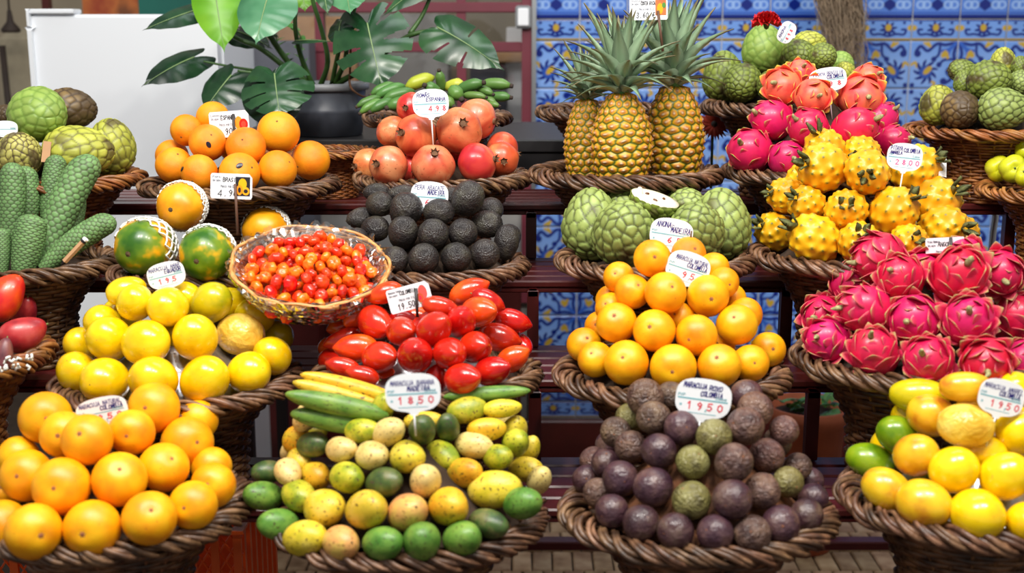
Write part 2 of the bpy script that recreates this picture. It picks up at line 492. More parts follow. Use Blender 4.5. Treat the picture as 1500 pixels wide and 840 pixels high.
def seg_dist(U, V, pts):
    d = np.full(U.shape, 9.0)
    for (a, b) in zip(pts[:-1], pts[1:]):
        ax, ay, bx, by = a[0], a[1], b[0], b[1]
        dx, dy = bx - ax, by - ay
        t = np.clip(((U - ax) * dx + (V - ay) * dy) / (dx * dx + dy * dy + 1e-9), 0, 1)
        d = np.minimum(d, np.hypot(U - ax - t * dx, V - ay - t * dy))
    return d

def paint(C, mask, col):
    mask = np.clip(mask, 0, 1)[..., None]
    return C * (1 - mask) + L3(col) * mask

def ss(d, w, e=0.02):
    return np.clip((w - d) / e + 0.5, 0, 1)

DARK, MID, LIGHT, PALE, YEL = (16, 36, 122), (48, 94, 190), (104, 148, 222), (152, 184, 236), (190, 158, 52)
def curve2(pts, n=6):
    return [(p.x, p.y) for p in smooth_path([(a, b, 0) for a, b in pts], n)]

def tile_main(U, V):
    C = np.ones(U.shape + (3,)) * L3(LIGHT)
    C = paint(C, 0.5 * ss(np.hypot(U - 0.3, V - 0.35), 0.45, 0.5), PALE)
    for m in (0, 1):
        A, B = (U, V) if m == 0 else (V, U)
        C = paint(C, ss(seg_dist(A, B, curve2([(1.0, 1.0), (0.93, 0.75), (0.95, 0.55), (0.8, 0.36), (0.9, 0.2), (0.78, 0.1)])), 0.034), DARK)
        C = paint(C, ss(np.hypot(A - 0.74, B - 0.14), 0.075), DARK)
        C = paint(C, ss(seg_dist(A, B, curve2([(0.96, 0.62), (0.72, 0.6), (0.62, 0.48)])), 0.028), DARK)
        C = paint(C, ss(np.hypot(A - 0.62, B - 0.5), 0.06), DARK)
        C = paint(C, ss(seg_dist(A, B, curve2([(1.0, 0.98), (0.84, 0.82), (0.8, 0.66)])), 0.03), MID)
        C = paint(C, ss(seg_dist(A, B, curve2([(0.98, 0.36), (0.9, 0.4), (0.97, 0.28)])), 0.03), YEL)
        C = paint(C, ss(seg_dist(A, B, curve2([(0.5, 0.02), (0.55, 0.1), (0.46, 0.14)])), 0.03), YEL)
        C = paint(C, ss(seg_dist(A, B, [(0.66, 0.8), (0.78, 0.74), (0.7, 0.68)]), 0.036), YEL)
    th = np.arctan2(V - 0.34, U - 0.34)
    rr = np.hypot(U - 0.34, V - 0.34)
    C = paint(C, ss(rr, 0.205 + 0.07 * np.sin(9 * th + 2.2 * rr * 10)), DARK)
    C = paint(C, 0.7 * ss(rr, 0.13), MID)
    a, b = (U - 0.38 + V - 0.38) / 1.414, (U - V) / 1.414
    C = paint(C, ss(np.hypot(a / 1.9, b), 0.062), YEL)
    C = paint(C, ss(np.hypot(U - 0.06, V - 0.06), 0.05), DARK)
    return C

def tile_frieze(U, V):
    C = np.ones(U.shape + (3,)) * L3((84, 126, 210))
    C = paint(C, ss(np.abs(V - 0.08), 0.08), DARK)
    C = paint(C, ss(np.abs(V - 0.24), 0.025), (40, 76, 168))
    C = paint(C, ss(np.abs(V - 0.93), 0.035), (40, 76, 168))
    C = paint(C, ss(np.abs(U - 0.5) * 1.6 + np.abs(V - 0.6), 0.28, 0.05), DARK)
    for cx in (0.14, 0.27, 0.73, 0.86):
        C = paint(C, ss(np.abs(np.hypot((U - cx) * 1.9, V - 0.6) - 0.15), 0.04, 0.05), PALE)
    return C

def tile_border(U, V):
    C = np.ones(U.shape + (3,)) * L3((112, 154, 224))
    C = paint(C, ss(V, 0.09, 0.03), YEL)
    C = paint(C, ss(np.abs(V - 0.97), 0.04), DARK)
    th = np.arctan2(V - 0.55, (U - 0.5) * 2.0)
    rr = np.hypot((U - 0.5) * 2.0, V - 0.55)
    C = paint(C, ss(rr, 0.3 + 0.09 * np.sin(8 * th), 0.05), DARK)
    C = paint(C, ss(np.hypot((U - 0.5) * 2.4, (V - 0.62) * 0.9), 0.16, 0.05), YEL)
    for s in (-1, 1):
        W = 0.5 + s * (U - 0.5)
        C = paint(C, ss(seg_dist(W * 2.0, V, [(p[0] * 2, p[1]) for p in curve2([(0.52, 0.2), (0.68, 0.3), (0.84, 0.28), (0.88, 0.5), (0.8, 0.52)])]), 0.055, 0.04), DARK)
        C = paint(C, ss(np.hypot((W - 0.98) * 2.0, V - 0.6), 0.14, 0.05), YEL)
        C = paint(C, ss(np.hypot((W - 0.84) * 2.0, V - 0.85), 0.07, 0.04), DARK)
    return C

def tile_mesh(name, fn, w, h, fx=False, fy=False, n=52, m=52, t=0.007):
    us, vs = np.linspace(0, 1, n), np.linspace(0, 1, m)
    U, V = np.meshgrid(us, vs)
    C = fn(1 - U if fx else U, 1 - V if fy else V).reshape(-1, 3)
    g = 0.0022
    ed = np.minimum(np.minimum(U, 1 - U) * w, np.minimum(V, 1 - V) * h)
    Y = -t + 0.0016 * np.clip(1 - ed / 0.004, 0, 1) ** 2
    X, Z = g + U * (w - 2 * g), g + V * (h - 2 * g)
    verts = np.stack([X, Y, Z], -1).reshape(-1, 3).tolist()
    faces = [(j * n + i, j * n + i + 1, (j + 1) * n + i + 1, (j + 1) * n + i) for j in range(m - 1) for i in range(n - 1)]
    k = len(verts)
    verts += [(g, 0, g), (w - g, 0, g), (w - g, 0, h - g), (g, 0, h - g)]
    C = np.vstack([C, np.ones((4, 3)) * 0.5])
    ring = [list(range(n)), [j * n + n - 1 for j in range(m)], list(range(m * n - 1, (m - 1) * n - 1, -1)), [(m - 1 - j) * n for j in range(m)]]
    for e, r in enumerate(ring):
        faces.append(tuple([k + (e + 1) % 4, k + e] [::-1] + r[::-1]) if False else tuple(r[::-1] + [k + e, k + (e + 1) % 4]))
    return mesh(name, verts, faces, C)

M['tile'] = vcol('azulejo_glaze', 0.16, 0.04, coat=0.3)
TW, TH = 0.151, 0.15
TM = {(fx, fy): tile_mesh('tile', tile_main, TW, TH, fx, fy) for fx in (0, 1) for fy in (0, 1)}
T_FR = tile_mesh('tile', tile_frieze, TW, 0.075, m=28)
T_BO = tile_mesh('tile', tile_border, TW, 0.068, m=28)
T_BOL = tile_mesh('tile', tile_border, TW, 0.057, m=28)
wx0 = 0.0766 - (TW - 0.139)
for c in range(0, 17):
    x = wx0 + c * TW
    for r in range(8):
        o = obj('tile', TM[(c % 2, r % 2)], M['tile'], wall, loc=(x, WALL_D, 1.452 - (r + 1) * TH))
    obj('tile', T_BO, M['tile'], wall, loc=(x, WALL_D, 1.452))
    obj('tile', T_FR, M['tile'], wall, loc=(x, WALL_D, 1.520))
    obj('tile', T_BOL, M['tile'], wall, loc=(x, WALL_D, 0.195))
    for r in range(2):
        obj('tile', TM[(c % 2, r % 2)], M['tile'], wall, loc=(x, WALL_D, 1.595 + r * TH))
struct('baseboard_back', MB().box((-0.97, WALL_D - 0.03, 0), (2.9, WALL_D - 0.001, 0.19), 0.004).mesh('baseboard', False), M['maroon'])

# far walls of the market hall and the partition with windows
struct('wall_far', MB().box((-4, 5.6, 0), (4, 5.7, 3.4)).mesh('wall_far', False), M['beige_wall'])
struct('trim_2', MB().box((-0.97, WALL_D - 0.028, 0.191), (0.03, WALL_D - 0.001, 0.7), 0.003).mesh('trim', False), M['maroon'])  # maroon dado; its raised upper part stands in for shade on the wall
struct('wall_left', MB().box((-0.97, WALL_D, 0), (0.05, WALL_D + 0.08, 0.92)).mesh('wall_left', False), M['grey_wall'])

def wrect(px0, py0, px1, py1, d):
    a, b = P(px0, py1, d), P(px1, py0, d)
    return a.x, b.x, a.z, b.z

win = struct('window_1', MB().box((0.031, WALL_D - 0.035, 0.6), (0.062, WALL_D + 0.05, 2.4), 0.003).mesh('jamb', False), M['maroon_win'])
def wbar(name, x0, x1, z0, z1, y0=WALL_D - 0.025, y1=WALL_D + 0.03, mt='maroon_win'):
    return obj(name, MB().box((x0, y0, z0), (x1, y1, z1), 0.003).mesh(name, False), M[mt], win)
zH1, zH2 = P(600, 11, 4).z, P(600, 69, 4).z
vx = P(676, 60, 4).x
wbar('rail', -0.97, 0.031, zH1 - 0.016, zH1 + 0.016)
wbar('rail', -0.97, 0.031, zH2 - 0.016, zH2 + 0.016)
wbar('rail', -0.97, 0.031, 0.92, 0.96)
wbar('rail', -0.97, 0.031, 2.36, 2.4)
for x in (vx, vx - 0.45, -0.955):
    wbar('mullion', x - 0.0145, x + 0.0145, 0.92, 2.4, WALL_D - 0.02, WALL_D + 0.025)
xs = [-0.955, vx - 0.45, vx, 0.031]
zs = [0.96, zH2, zH1, 2.36]
for xa, xb in zip(xs[:-1], xs[1:]):
    for za, zb in zip(zs[:-1], zs[1:]):
        obj('pane', MB().box((xa, WALL_D + 0.002, za), (xb, WALL_D + 0.006, zb)).mesh('pane', False), M['glass'], win)
struct('trim_1', MB().box((0.0625, WALL_D - 0.05, 0), (0.0765, WALL_D - 0.005, 2.6), 0.002).mesh('trim', False), M['steel'])

def back_thing(name, label, cat, px0, py0, px1, py1, d, mt, depth=0.06, bev=0.004):
    x0, x1, z0, z1 = wrect(px0, py0, px1, py1, d)
    o = obj(name, MB().box((x0, d, z0), (x1, d + depth, z1), bev).mesh(name, False), M[mt])
    return tag(o, label, cat)
# junction box on the jamb
jb = empty('junction_box', P(766, 44, 3.94))
x0, x1, z0, z1 = wrect(755, 8, 778, 42, 3.94)
obj('housing', MB().box((x0 - jb.location.x, -0.0, z0 - jb.location.z), (x1 - jb.location.x, 0.055, z1 - jb.location.z), 0.006).mesh('housing', False), M['pot_rim'], jb)
obj('cover', MB().box((x0 + 0.008 - jb.location.x, -0.006, z0 + 0.008 - jb.location.z), (x1 - 0.008 - jb.location.x, 0.0, z1 - 0.008 - jb.location.z), 0.003).mesh('cover', False), M['white_matte'], jb)
tag(jb, 'grey-white electrical box fixed at the top of the maroon window jamb', 'electrical box')
back_thing('timber_beam', 'tan wooden beam seen through the lower window pane', 'beam', 655, 76, 768, 92, 4.5, 'tan')
back_thing('door_leaf', 'blue-grey door leaf behind the window beside the white column', 'door', 690, 92, 742, 330, 4.52, 'blue_grey')
back_thing('white_column', 'white column seen through the window beside the tiled wall', 'column', 742, 40, 770, 330, 4.56, 'white_matte', 0.1)
back_thing('cardboard_panel', 'tan cardboard panel seen through the upper window pane above the pot', 'panel', 440, 24, 520, 900, 4.6, 'tan')
back_thing('stored_cabinet', 'grey cabinet standing behind the window panes', 'cabinet', 500, 20, 655, 640, 4.9, 'grey_wall', 0.3)
x0, x1, z0, z1 = wrect(322, 60, 452, 400, 3.8)
cb = empty('dark_cupboard', (0.5 * (x0 + x1), 3.85, 0))
hw_ = 0.5 * (x1 - x0)
obj('body', MB().box((-hw_, -0.05, z0), (hw_, 0.08, z1), 0.004).mesh('body', False), M['blue_grey'], cb)
obj('plinth', MB().box((-hw_, -0.045, 0.0), (hw_, 0.08, z0 - 0.001), 0.004).mesh('plinth', False), M['maroon'], cb)
tag(cb, 'dark slate cupboard behind the monstera plant beside the refrigerator', 'cupboard')
back_thing('rust_painting', 'rust-orange painted board above the white refrigerator', 'board', 122, -40, 200, 26, 4.4, 'rust', 0.03)
back_thing('teal_board', 'dark teal board above the white refrigerator next to the rust board', 'board', 204, -60, 300, 26, 4.38, 'teal', 0.03)
back_thing('wall_shelf_post', 'narrow maroon post beyond the top left corner of the refrigerator', 'post', 62, -30, 69, 20, 4.3, 'maroon', 0.03)
back_thing('sack', 'pale beige sack hanging on the far wall left of the refrigerator', 'sack', 12, 42, 52, 240, 4.7, 'beige_sack', 0.1, 0.04)
# dark bracket lamp at far left
bl = empty('wall_lamp', P(16, 46, 4.5))
sc = mpp(bl.location)
obj('shade', MB().lathe([(0.0, 32 * sc), (3 * sc, 30 * sc), (5 * sc, 14 * sc), (13 * sc, 4 * sc), (14 * sc, 0), (11 * sc, -2 * sc), (0.0, -1 * sc)], 20).mesh('shade'), M['dark_brown'], bl)
obj('stem', MB().tube([(0, 0, 30 * sc), (0, 0, 62 * sc)], 1.6 * sc, 8).mesh('stem'), M['dark_brown'], bl)
tag(bl, 'dark hanging lamp at the far left behind the refrigerator', 'lamp')
br = empty('broom', P(30, 320, 4.45))
obj('handle', MB().tube([(0, 0, 0), (-0.03, 0.04, 0.62)], 0.012, 8).mesh('handle'), M['dark_brown'], br)
obj('head', MB().box((-0.1, -0.025, -0.08), (0.1, 0.025, 0.01), 0.01).mesh('head', False), M['dark_brown'], br)
tag(br, 'dark broom leaning behind the refrigerator at far left', 'broom')

# refrigerator
FD = 3.35
x0, x1, z0, z1 = wrect(60, 21, 318, 300, FD)
fr = empty('refrigerator', (0.5 * (x0 + x1), FD, 0))
cx = fr.location.x
obj('cabinet', MB().box((x0 - cx + 0.01, 0.055, 0.03), (x1 - cx, 0.5, z1 - 0.004), 0.006).mesh('cabinet', False), M['white'], fr)
obj('door', MB().box((x0 - cx + 0.012, 0.0, 0.06), (x1 - cx - 0.004, 0.05, z1), 0.008).mesh('door', False), M['white'], fr)
xa = P(47, 20, FD).x
hd = obj('handle', MB().box((xa - cx, -0.016, 0.4), (x0 - cx + 0.006, 0.045, z1 - 0.034), 0.008).mesh('handle', False), M['white'], fr)
obj('handle_cap', MB().box((xa - cx - 0.003, -0.018, z1 - 0.034), (x0 - cx + 0.008, 0.05, z1 + 0.014), 0.004).mesh('handle_cap', False), M['white'], hd)
xb = P(110, 20, FD).x
obj('hinge_cover', MB().box((xa - cx - 0.003, -0.012, z1 + 0.001), (xb - cx, 0.05, z1 + 0.014), 0.003).mesh('hinge_cover', False), M['white'], fr)
obj('gasket', MB().box((x0 - cx + 0.014, 0.049, 0.065), (x1 - cx - 0.006, 0.056, z1 - 0.006)).mesh('gasket', False), M['pot_rim'], fr)
for sx in (x0 - cx + 0.04, x1 - cx - 0.04):
    obj('foot', MB().lathe([(0.0, 0.032), (0.018, 0.032), (0.018, 0.0), (0.0, 0.0)], 12).mesh('foot'), M['black'], fr, loc=(sx, 0.1, 0))
tag(fr, 'white refrigerator standing at the left behind the fruit stand', 'refrigerator')

# stepped display stand of maroon slats
SH = {1: (1.59, 0.61), 2: (1.83, 0.75), 3: (2.07, 0.892), 4: (2.31, 1.02), 5: (2.555, 1.134)}
SDEP = 0.243
stand = empty('display_stand', (0, 2.1, 0))
tag(stand, 'stepped maroon slatted display stand carrying the fruit baskets', 'display stand')
slat_me = MB().box((-1.75, 0, -0.014), (1.75, 0.0425, 0.0), 0.003).mesh('slat', False)
face_me = MB().box((-1.75, 0, -0.024), (1.75, 0.012, -0.0145), 0.002).mesh('front_rail', False)
for k, (fd, z) in SH.items():
    for i in range(5):
        obj('slat', slat_me, M['maroon'], stand, loc=(0, fd + i * 0.0500 - 2.1, z))
    obj('front_rail', face_me, M['maroon'], stand, loc=(0, fd + 0.003 - 2.1, z))
for k, (fd, z) in SH.items():
    below = SH[k - 1][1] if k > 1 else 0.0
    for lx in ((-1.56, -1.04, -0.49, 0.04, 0.525, 1.04, 1.56) if k > 2 else (-1.3, -0.62, -0.16, 0.30, 0.78, 1.3)):
        y = fd + (-0.022 if k > 1 else 0.2) - 2.1
        y = y + 0.0
        obj('post', MB().box((lx - 0.011, y, below + 0.001), (lx + 0.011, y + 0.02, z - 0.0145), 0.002).mesh('post', False), M['maroon'], stand)
        obj('bearer', MB().box((lx - 0.009, fd - 0.022 - 2.1, z - 0.028), (lx + 0.009, fd + 0.24 - 2.1, z - 0.0145), 0.002).mesh('bearer', False), M['maroon'], stand)
zz = P(800, 799, 3.0)
sb = tag(obj('floor_beam', MB().box((-1.5, 2.99, zz.z - 0.012), (1.5, 3.03, zz.z + 0.012), 0.003).mesh('floor_beam', False), M['maroon']),
         'long maroon beam running low above the paving under the stand', 'beam')
for bx in (-1.45, 0.36, 1.45):
    obj('foot', MB().box((bx - 0.015, 2.992, 0.014), (bx + 0.015, 3.028, zz.z - 0.012), 0.002).mesh('foot', False), M['maroon'], sb)

# black table behind the stand with the plant pots
TD, TZ = 2.86, P(790, 205, 2.86).z
tb = empty('back_table', (-0.1, 3.05, 0))
xl, xr = P(322, 205, TD).x, P(836, 205, TD).x
obj('table_top', MB().box((xl + 0.1, TD - 3.05, TZ - 0.03), (xr + 0.1, 0.36, TZ), 0.003).mesh('table_top', False), M['black'], tb)
obj('apron', MB().box((xl + 0.1 + 0.35, TD - 3.05 + 0.006, TZ - 0.1), (xr + 0.1 - 0.004, TD - 3.05 + 0.026, TZ - 0.031), 0.002).mesh('apron', False), M['black'], tb)
for sx in (xl + 0.12, P(690, 205, TD).x + 0.1):
    for sy in (TD - 3.05 + 0.06, 0.32):
        obj('leg', MB().box((sx - 0.015, sy - 0.015, 0), (sx + 0.015, sy + 0.015, TZ - 0.031), 0.002).mesh('leg', False), M['black'], tb)
tag(tb, 'low black table behind the stand carrying the potted monstera', 'table')
# orange crates stored below the stand
def crate(x0, z0, label):
    c = empty('plastic_crate', (x0 - 0.24, 2.12, z0))
    W, D, H = 0.24, 0.15, 0.312
    for i in range(13):
        x = -W + 0.008 + i * (2 * W - 0.016) / 12
        obj('rib', MB().box((x - 0.007, -D, 0.0), (x + 0.007, -D + 0.008, H)).mesh('rib', False), M['orange_plastic'], c)
    for i in range(7):
        y = -D + 0.03 + i * (2 * D - 0.04) / 6
        obj('rib', MB().box((W - 0.008, y - 0.007, 0), (W, y + 0.007, H)).mesh('rib', False), M['orange_plastic'], c)
    m = MB()
    for i in range(24):
        x = -W + i * 2 * W / 24
        for j in range(9):
            z = 0.02 + j * 0.032
            m.tube([(x, -D + 0.006, z), (x + 0.02, -D + 0.006, z + 0.03)], 0.0022, 4)
            m.tube([(x + 0.02, -D + 0.006, z), (x, -D + 0.006, z + 0.03)], 0.0022, 4)
    o = obj('lattice', m.mesh('lattice', False), M['orange_plastic'], c); o['kind'] = 'stuff'
    obj('rim', MB().box((-W - 0.004, -D - 0.004, H), (W + 0.004, -D + 0.016, H + 0.006)).box((W - 0.016, -D + 0.016, H), (W + 0.004, D, H + 0.006)).mesh('rim', False), M['orange_plastic'], c)
    obj('floor_panel', MB().box((-W + 0.01, -D + 0.01, 0.0), (W - 0.01, D, 0.008)).mesh('floor_panel', False), M['orange_plastic'], c)
    obj('back_panel', MB().box((-W + 0.01, D - 0.01, 0.0), (W - 0.01, D, H)).mesh('back_panel', False), M['orange_plastic'], c)
    tag(c, label, 'crate', 'orange crates under the stand')
cx_ = P(354, 800, 1.97).x
crate(cx_, 0.016, 'lower orange plastic crate stacked on the paving under the stand')
crate(cx_, 0.336, 'upper orange plastic crate with ribbed sides under the stand')
# ------------------------------------------------------------------ baskets
# reference basket: rim radius 0.18, height 0.19 (scaled per basket)
BR, BH = 0.18, 0.19
def bprof(t):
    """column that flares into a bowl; t 0..1 over the height"""
    r0 = 0.098 + 0.012 * t
    fl = max(0.0, (t - 0.46) / 0.54)
    return r0 + (0.172 - r0) * (fl ** 1.5)

def weave_mesh(rows=23, seg=112, stakes=28):
    m = MB()
    hr = BH / rows
    for j in range(rows):
        t = (j + 0.5) / rows
        R = bprof(t)
        pts = []
        for i in range(seg):
            a = 2 * math.pi * i / seg
            w = math.sin(a * stakes / 2 + (math.pi if j % 2 else 0))
            rr = R + 0.0032 * w
            pts.append((rr * math.cos(a), rr * math.sin(a), t * BH + 0.0006 * math.sin(a * 7 + j)))
        m.tube(pts, hr * 0.52, 5, closed=True)
    return m.mesh('weave')
def stakes_mesh(stakes=28):
    m = MB()
    for i in range(stakes):
        a = 2 * math.pi * (i + 0.5) / stakes
        pts = [(bprof(t) * math.cos(a), bprof(t) * math.sin(a), t * BH) for t in [k / 9 for k in range(10)]]
        m.tube(pts, 0.003, 5)
    return m.mesh('stakes')
def strand_mesh(k, n=4, turns=10, seg=230, seed=0):
    """one strand of the braided rim: a bundle of three thin canes wound round the rim"""
    rg = random.Random(k * 17 + seed)
    ph = [rg.uniform(0, 6.28) for _ in range(4)]
    m = MB()
    for c in range(3):
        pts, rad = [], []
        p2 = [rg.uniform(0, 6.28) for _ in range(2)]
        for i in range(seg):
            a = 2 * math.pi * i / seg
            f = -turns * a + 2 * math.pi * k / n
            rr = 0.0120 + 0.0014 * math.sin(3 * a + ph[0])
            cx = rr * 1.2 * math.cos(f) + 0.0015 * math.sin(5 * a + ph[1])
            cz = rr * 0.72 * math.sin(f) + 0.0012 * math.sin(9 * a + ph[2])
            g = f * 0.5 + 2 * math.pi * c / 3 + 0.5 * math.sin(6 * a + p2[0])
            q = 0.0046 + 0.0008 * math.sin(8 * a + p2[1])
            R = BR + cx + q * math.cos(g)
            z = BH - 0.002 + cz + q * math.sin(g)
            pts.append((R * math.cos(a), R * math.sin(a), z))
            rad.append(0.0041 + 0.0006 * math.sin(11 * a + ph[3] + c))
        m.tube(pts, rad, 5, closed=True)
    return m.mesh('rim_strand')
WEAVE, STAKES = weave_mesh(), stakes_mesh()
STRANDS = [[strand_mesh(k, seed=s) for k in range(4)] for s in (1, 2)]
DISH = MB().lathe([(0.0, BH * 0.72), (0.09, BH * 0.72), (0.13, BH * 0.8), (0.165, BH * 0.97)], 40).mesh('liner')
BASE = MB().lathe([(0.0, 0.004), (0.096, 0.004), (0.097, 0.0), (0.0, 0.0)], 32).mesh('base')

YS = 0.88
ROWD = {1: 1.71, 2: 1.955, 3: 2.195, 4: 2.435, 5: 2.685}
ROWZ = {k: SH[k][1] for k in SH}

class Basket:
    def __init__(s, label, row, cx, cy, rpx, pad=None, apex=None, rim_fr=0.02, prad=0.03, tilt=0.0, d=None, z0=None, body='wicker', rim='wicker_rim', ys=YS):
        d = d or ROWD[row]
        c = P(cx, cy, d)
        s.c, s.d = c, d
        s.px = (cx, cy, apex if apex is not None else cy)
        s.R = rpx * mpp(c)
        s.zr = c.z
        z0 = ROWZ[row] + 0.0005 if z0 is None else z0
        s.z0 = z0
        h = c.z - z0
        s.h = h
        s.ys = ys
        e = empty('wicker_basket', (c.x, d, z0))
        e.rotation_euler = (tilt, 0, RNG.uniform(0, 6.28) if ys == 1 else 0)
        s.e = e
        k = s.R / (BR + 0.012)
        kz = h / BH
        SC = (k, k * ys, kz)
        spin = RNG.uniform(-0.5, 0.5)
        w = obj('weave', WEAVE, M[body], e, scale=SC); w['kind'] = 'stuff'
        st = obj('stakes', STAKES, M[body], e, scale=SC); st['kind'] = 'stuff'
        for q in STRANDS[RNG.randint(0, 1)]:
            obj('rim_strand', q, M[rim], e, scale=SC)
        obj('liner', DISH, M['liner'], e, scale=SC)
        obj('base', BASE, M[body], e, scale=SC)
        tag(e, label, 'basket', 'wicker baskets on the stand')
        # pile surface (centres of the outer fruit)
        s.Rp = 0.86 * s.R
        s.zb = s.zr + rim_fr
        s.zt = P(cx, apex, d + 0.02).z if apex is not None else s.zb + 0.05
        if pad:
            prof = []
            for i in range(12):
                t = i / 11.0
                r = t * 0.9 * s.Rp
                z = s.zb + (s.zt - s.zb) * (1 - min(1.0, r / s.Rp)) - prad * 1.35 - z0
                z = max(z, h * 0.75 + 0.004)
                prof.append((r, z))
            me = MB().lathe(prof, 36).mesh('padding')
            rg = np.random.RandomState(3)
            co = np.zeros(len(me.vertices) * 3); me.vertices.foreach_get('co', co); co = co.reshape(-1, 3)
            co[:, 2] += 0.004 * rg.rand(len(co)) * (co[:, 2] > h * 0.76)
            co[:, 1] *= ys
            me.vertices.foreach_set('co', co.ravel()); me.update()
            obj('padding', me, M[pad], e)
    def surf(s, x, y):
        r = math.hypot(x - s.c.x, (y - s.d) / s.ys)
        return s.zb + (s.zt - s.zb) * (1 - r / s.Rp) if r < s.Rp * 1.25 else s.zb - (r - s.Rp * 1.25) * 2 - 0.25 * (s.zt - s.zb)
    def hit(s, px, py):
        """where the line of sight meets the pile"""
        best, bt = 1e9, None
        r = ray(px, py)
        n = 90
        for i in range(n):
            d = s.d - s.R * s.ys * 1.0 + i * (s.R * s.ys * 1.65) / n
            p = CAM + r * (d / r.y)
            g = p.z - s.surf(p.x, p.y)
            if g <= 0:
                return p
            if g < best:
                best, bt = g, p
        return bt

# ------------------------------------------------------------------ fruit shapes (unit radius, long axis along +Z = stem / blossom end seen)
def gsphere(nu, nv):
    dirs, faces = [(0, 0, 1)], []
    for j in range(1, nv):
        p = math.pi * j / nv
        for i in range(nu):
            a = 2 * math.pi * i / nu
            dirs.append((math.sin(p) * math.cos(a), math.sin(p) * math.sin(a), math.cos(p)))
    dirs.append((0, 0, -1))
    for i in range(nu):
        faces.append((0, 1 + i, 1 + (i + 1) % nu))
    for j in range(nv - 2):
        for i in range(nu):
            a, b = 1 + j * nu + i, 1 + j * nu + (i + 1) % nu
            faces.append((a, a + nu, b + nu, b))
    last = len(dirs) - 1
    o = 1 + (nv - 2) * nu
    for i in range(nu):
        faces.append((o + i, last, o + (i + 1) % nu))
    return np.array(dirs), faces

def wob(D, seed, freq, n=10):
    rg = np.random.RandomState(seed)
    out = np.zeros(len(D))
    for _ in range(n):
        k = rg.normal(size=3); k /= np.linalg.norm(k)
        out += np.sin((D @ k) * freq * rg.uniform(0.6, 1.4) + rg.uniform(0, 6.28))
    return out / n ** 0.5

def fib(n):
    i = np.arange(n) + 0.5
    ph = np.arccos(1 - 2 * i / n)
    th = math.pi * (1 + 5 ** 0.5) * i
    return np.stack([np.cos(th) * np.sin(ph), np.sin(th) * np.sin(ph), np.cos(ph)], 1)

def round_mesh(seed, K=1.0, taper=0.0, dimple=0.05, w=0.012, nu=30, nv=20, pts=0.0):
    D, F = gsphere(nu, nv)
    z = D[:, 2]
    r = 1 + w * wob(D, seed, 3)
    rad = np.hypot(D[:, 0], D[:, 1])
    V = D * r[:, None]
    V[:, 0] *= 1 - taper * z
    V[:, 1] *= 1 - taper * z
    V[:, 2] = K * V[:, 2]
    V[:, 2] -= dimple * np.exp(-(rad / 0.22) ** 2) * np.sign(z) * (np.abs(z) > 0.5)
    if pts:
        V[:, 2] += pts * np.exp(-(rad / 0.3) ** 2) * (z > 0.3)
    return mesh('fruit', V, F)

def star_mesh(n=6, r=0.16, rin=0.06, h=0.02):
    v, f = [(0, 0, h)], []
    for i in range(2 * n):
        a = math.pi * i / n
        q = r if i % 2 == 0 else rin
        v.append((q * math.cos(a), q * math.sin(a), 0))
    for i in range(2 * n):
        f.append((0, 1 + i, 1 + (i + 1) % (2 * n)))
    return mesh('scar', v, f, smooth=False)

def T(loc=(0, 0, 0), rot=(0, 0, 0), scale=(1, 1, 1)):
    from mathutils import Euler
    return Matrix.Translation(loc) @ Euler(rot).to_matrix().to_4x4() @ Matrix.Diagonal((*scale, 1))

SCAR = star_mesh(6, 0.17, 0.07, 0.02)
SCAR_BIG = star_mesh(7, 0.13, 0.1, 0.03)
NUB = MB().lathe([(0.0, 0.16), (0.045, 0.15), (0.055, 0.05), (0.09, 0.0)], 8).mesh('stem')

PROTO = {}
def proto(key, meshes, children, K=1.0):
    PROTO[key] = (meshes, children, K)
proto('round', [round_mesh(s, 0.95, 0.0, 0.07) for s in (1, 2, 3)], [('calyx_scar', SCAR, 'scar', T((0, 0, 0.885)))], 0.95)
proto('orange', [round_mesh(s, 0.97, 0.0, 0.04, 0.008) for s in (4, 5)], [('stem_scar', SCAR, 'scar_dark', T((0, 0, 0.925), scale=(0.6, 0.6, 1)))], 0.97)
proto('oval', [round_mesh(s, 1.16, 0.04, 0.03, 0.02) for s in (6, 7, 8)], [('calyx_scar', SCAR, 'scar_dark', T((0, 0, 1.12), scale=(0.5, 0.5, 0.6)))], 1.16)
proto('purple', [round_mesh(s, 1.0, 0.0, 0.03, 0.025) for s in (9, 10, 11)], [('calyx_scar', SCAR, 'scar', T((0, 0, 0.96), scale=(0.5, 0.5, 1)))], 1.0)
proto('banana_passion', [round_mesh(s, 1.5, 0.07, 0.02, 0.035) for s in (12, 13, 14)], [('calyx_scar', SCAR, 'scar_dark', T((0, 0, 1.47), scale=(0.6, 0.6, 0.8)))], 1.5)
proto('banana_passion_long', [round_mesh(s, 2.5, 0.06, 0.0, 0.035) for s in (15, 16)], [('calyx_scar', SCAR, 'scar_dark', T((0, 0, 2.49), scale=(0.6, 0.6, 0.8)))], 2.5)
proto('tamarillo', [round_mesh(s, 1.36, 0.1, 0.0, 0.015, pts=0.16) for s in (17, 18)], [('stem', NUB, 'stem_green', T((0, 0, -1.34), (math.pi, 0, 0))), ('blossom_tip', SCAR, 'scar', T((0, 0, 1.5), scale=(0.3, 0.3, 0.5)))], 1.4)
def avocado_mesh(seed):
    D, F = gsphere(56, 40)
    z = D[:, 2]
    r = 1 + 0.012 * wob(D, seed, 2.5) + 0.016 * np.abs(wob(D, seed + 9, 17, 14)) + 0.007 * wob(D, seed + 5, 30, 14)
    V = D * r[:, None]
    V[:, :2] *= (1 + 0.10 * z)[:, None]
    V[:, 2] *= 1.2
    return mesh('avocado', V, F)
proto('avocado', [avocado_mesh(s) for s in (20, 21, 22)], [('stem', NUB, 'scar_dark', T((0, 0, -1.2), (math.pi, 0, 0), (1.2, 1.2, 0.5)))], 1.2)

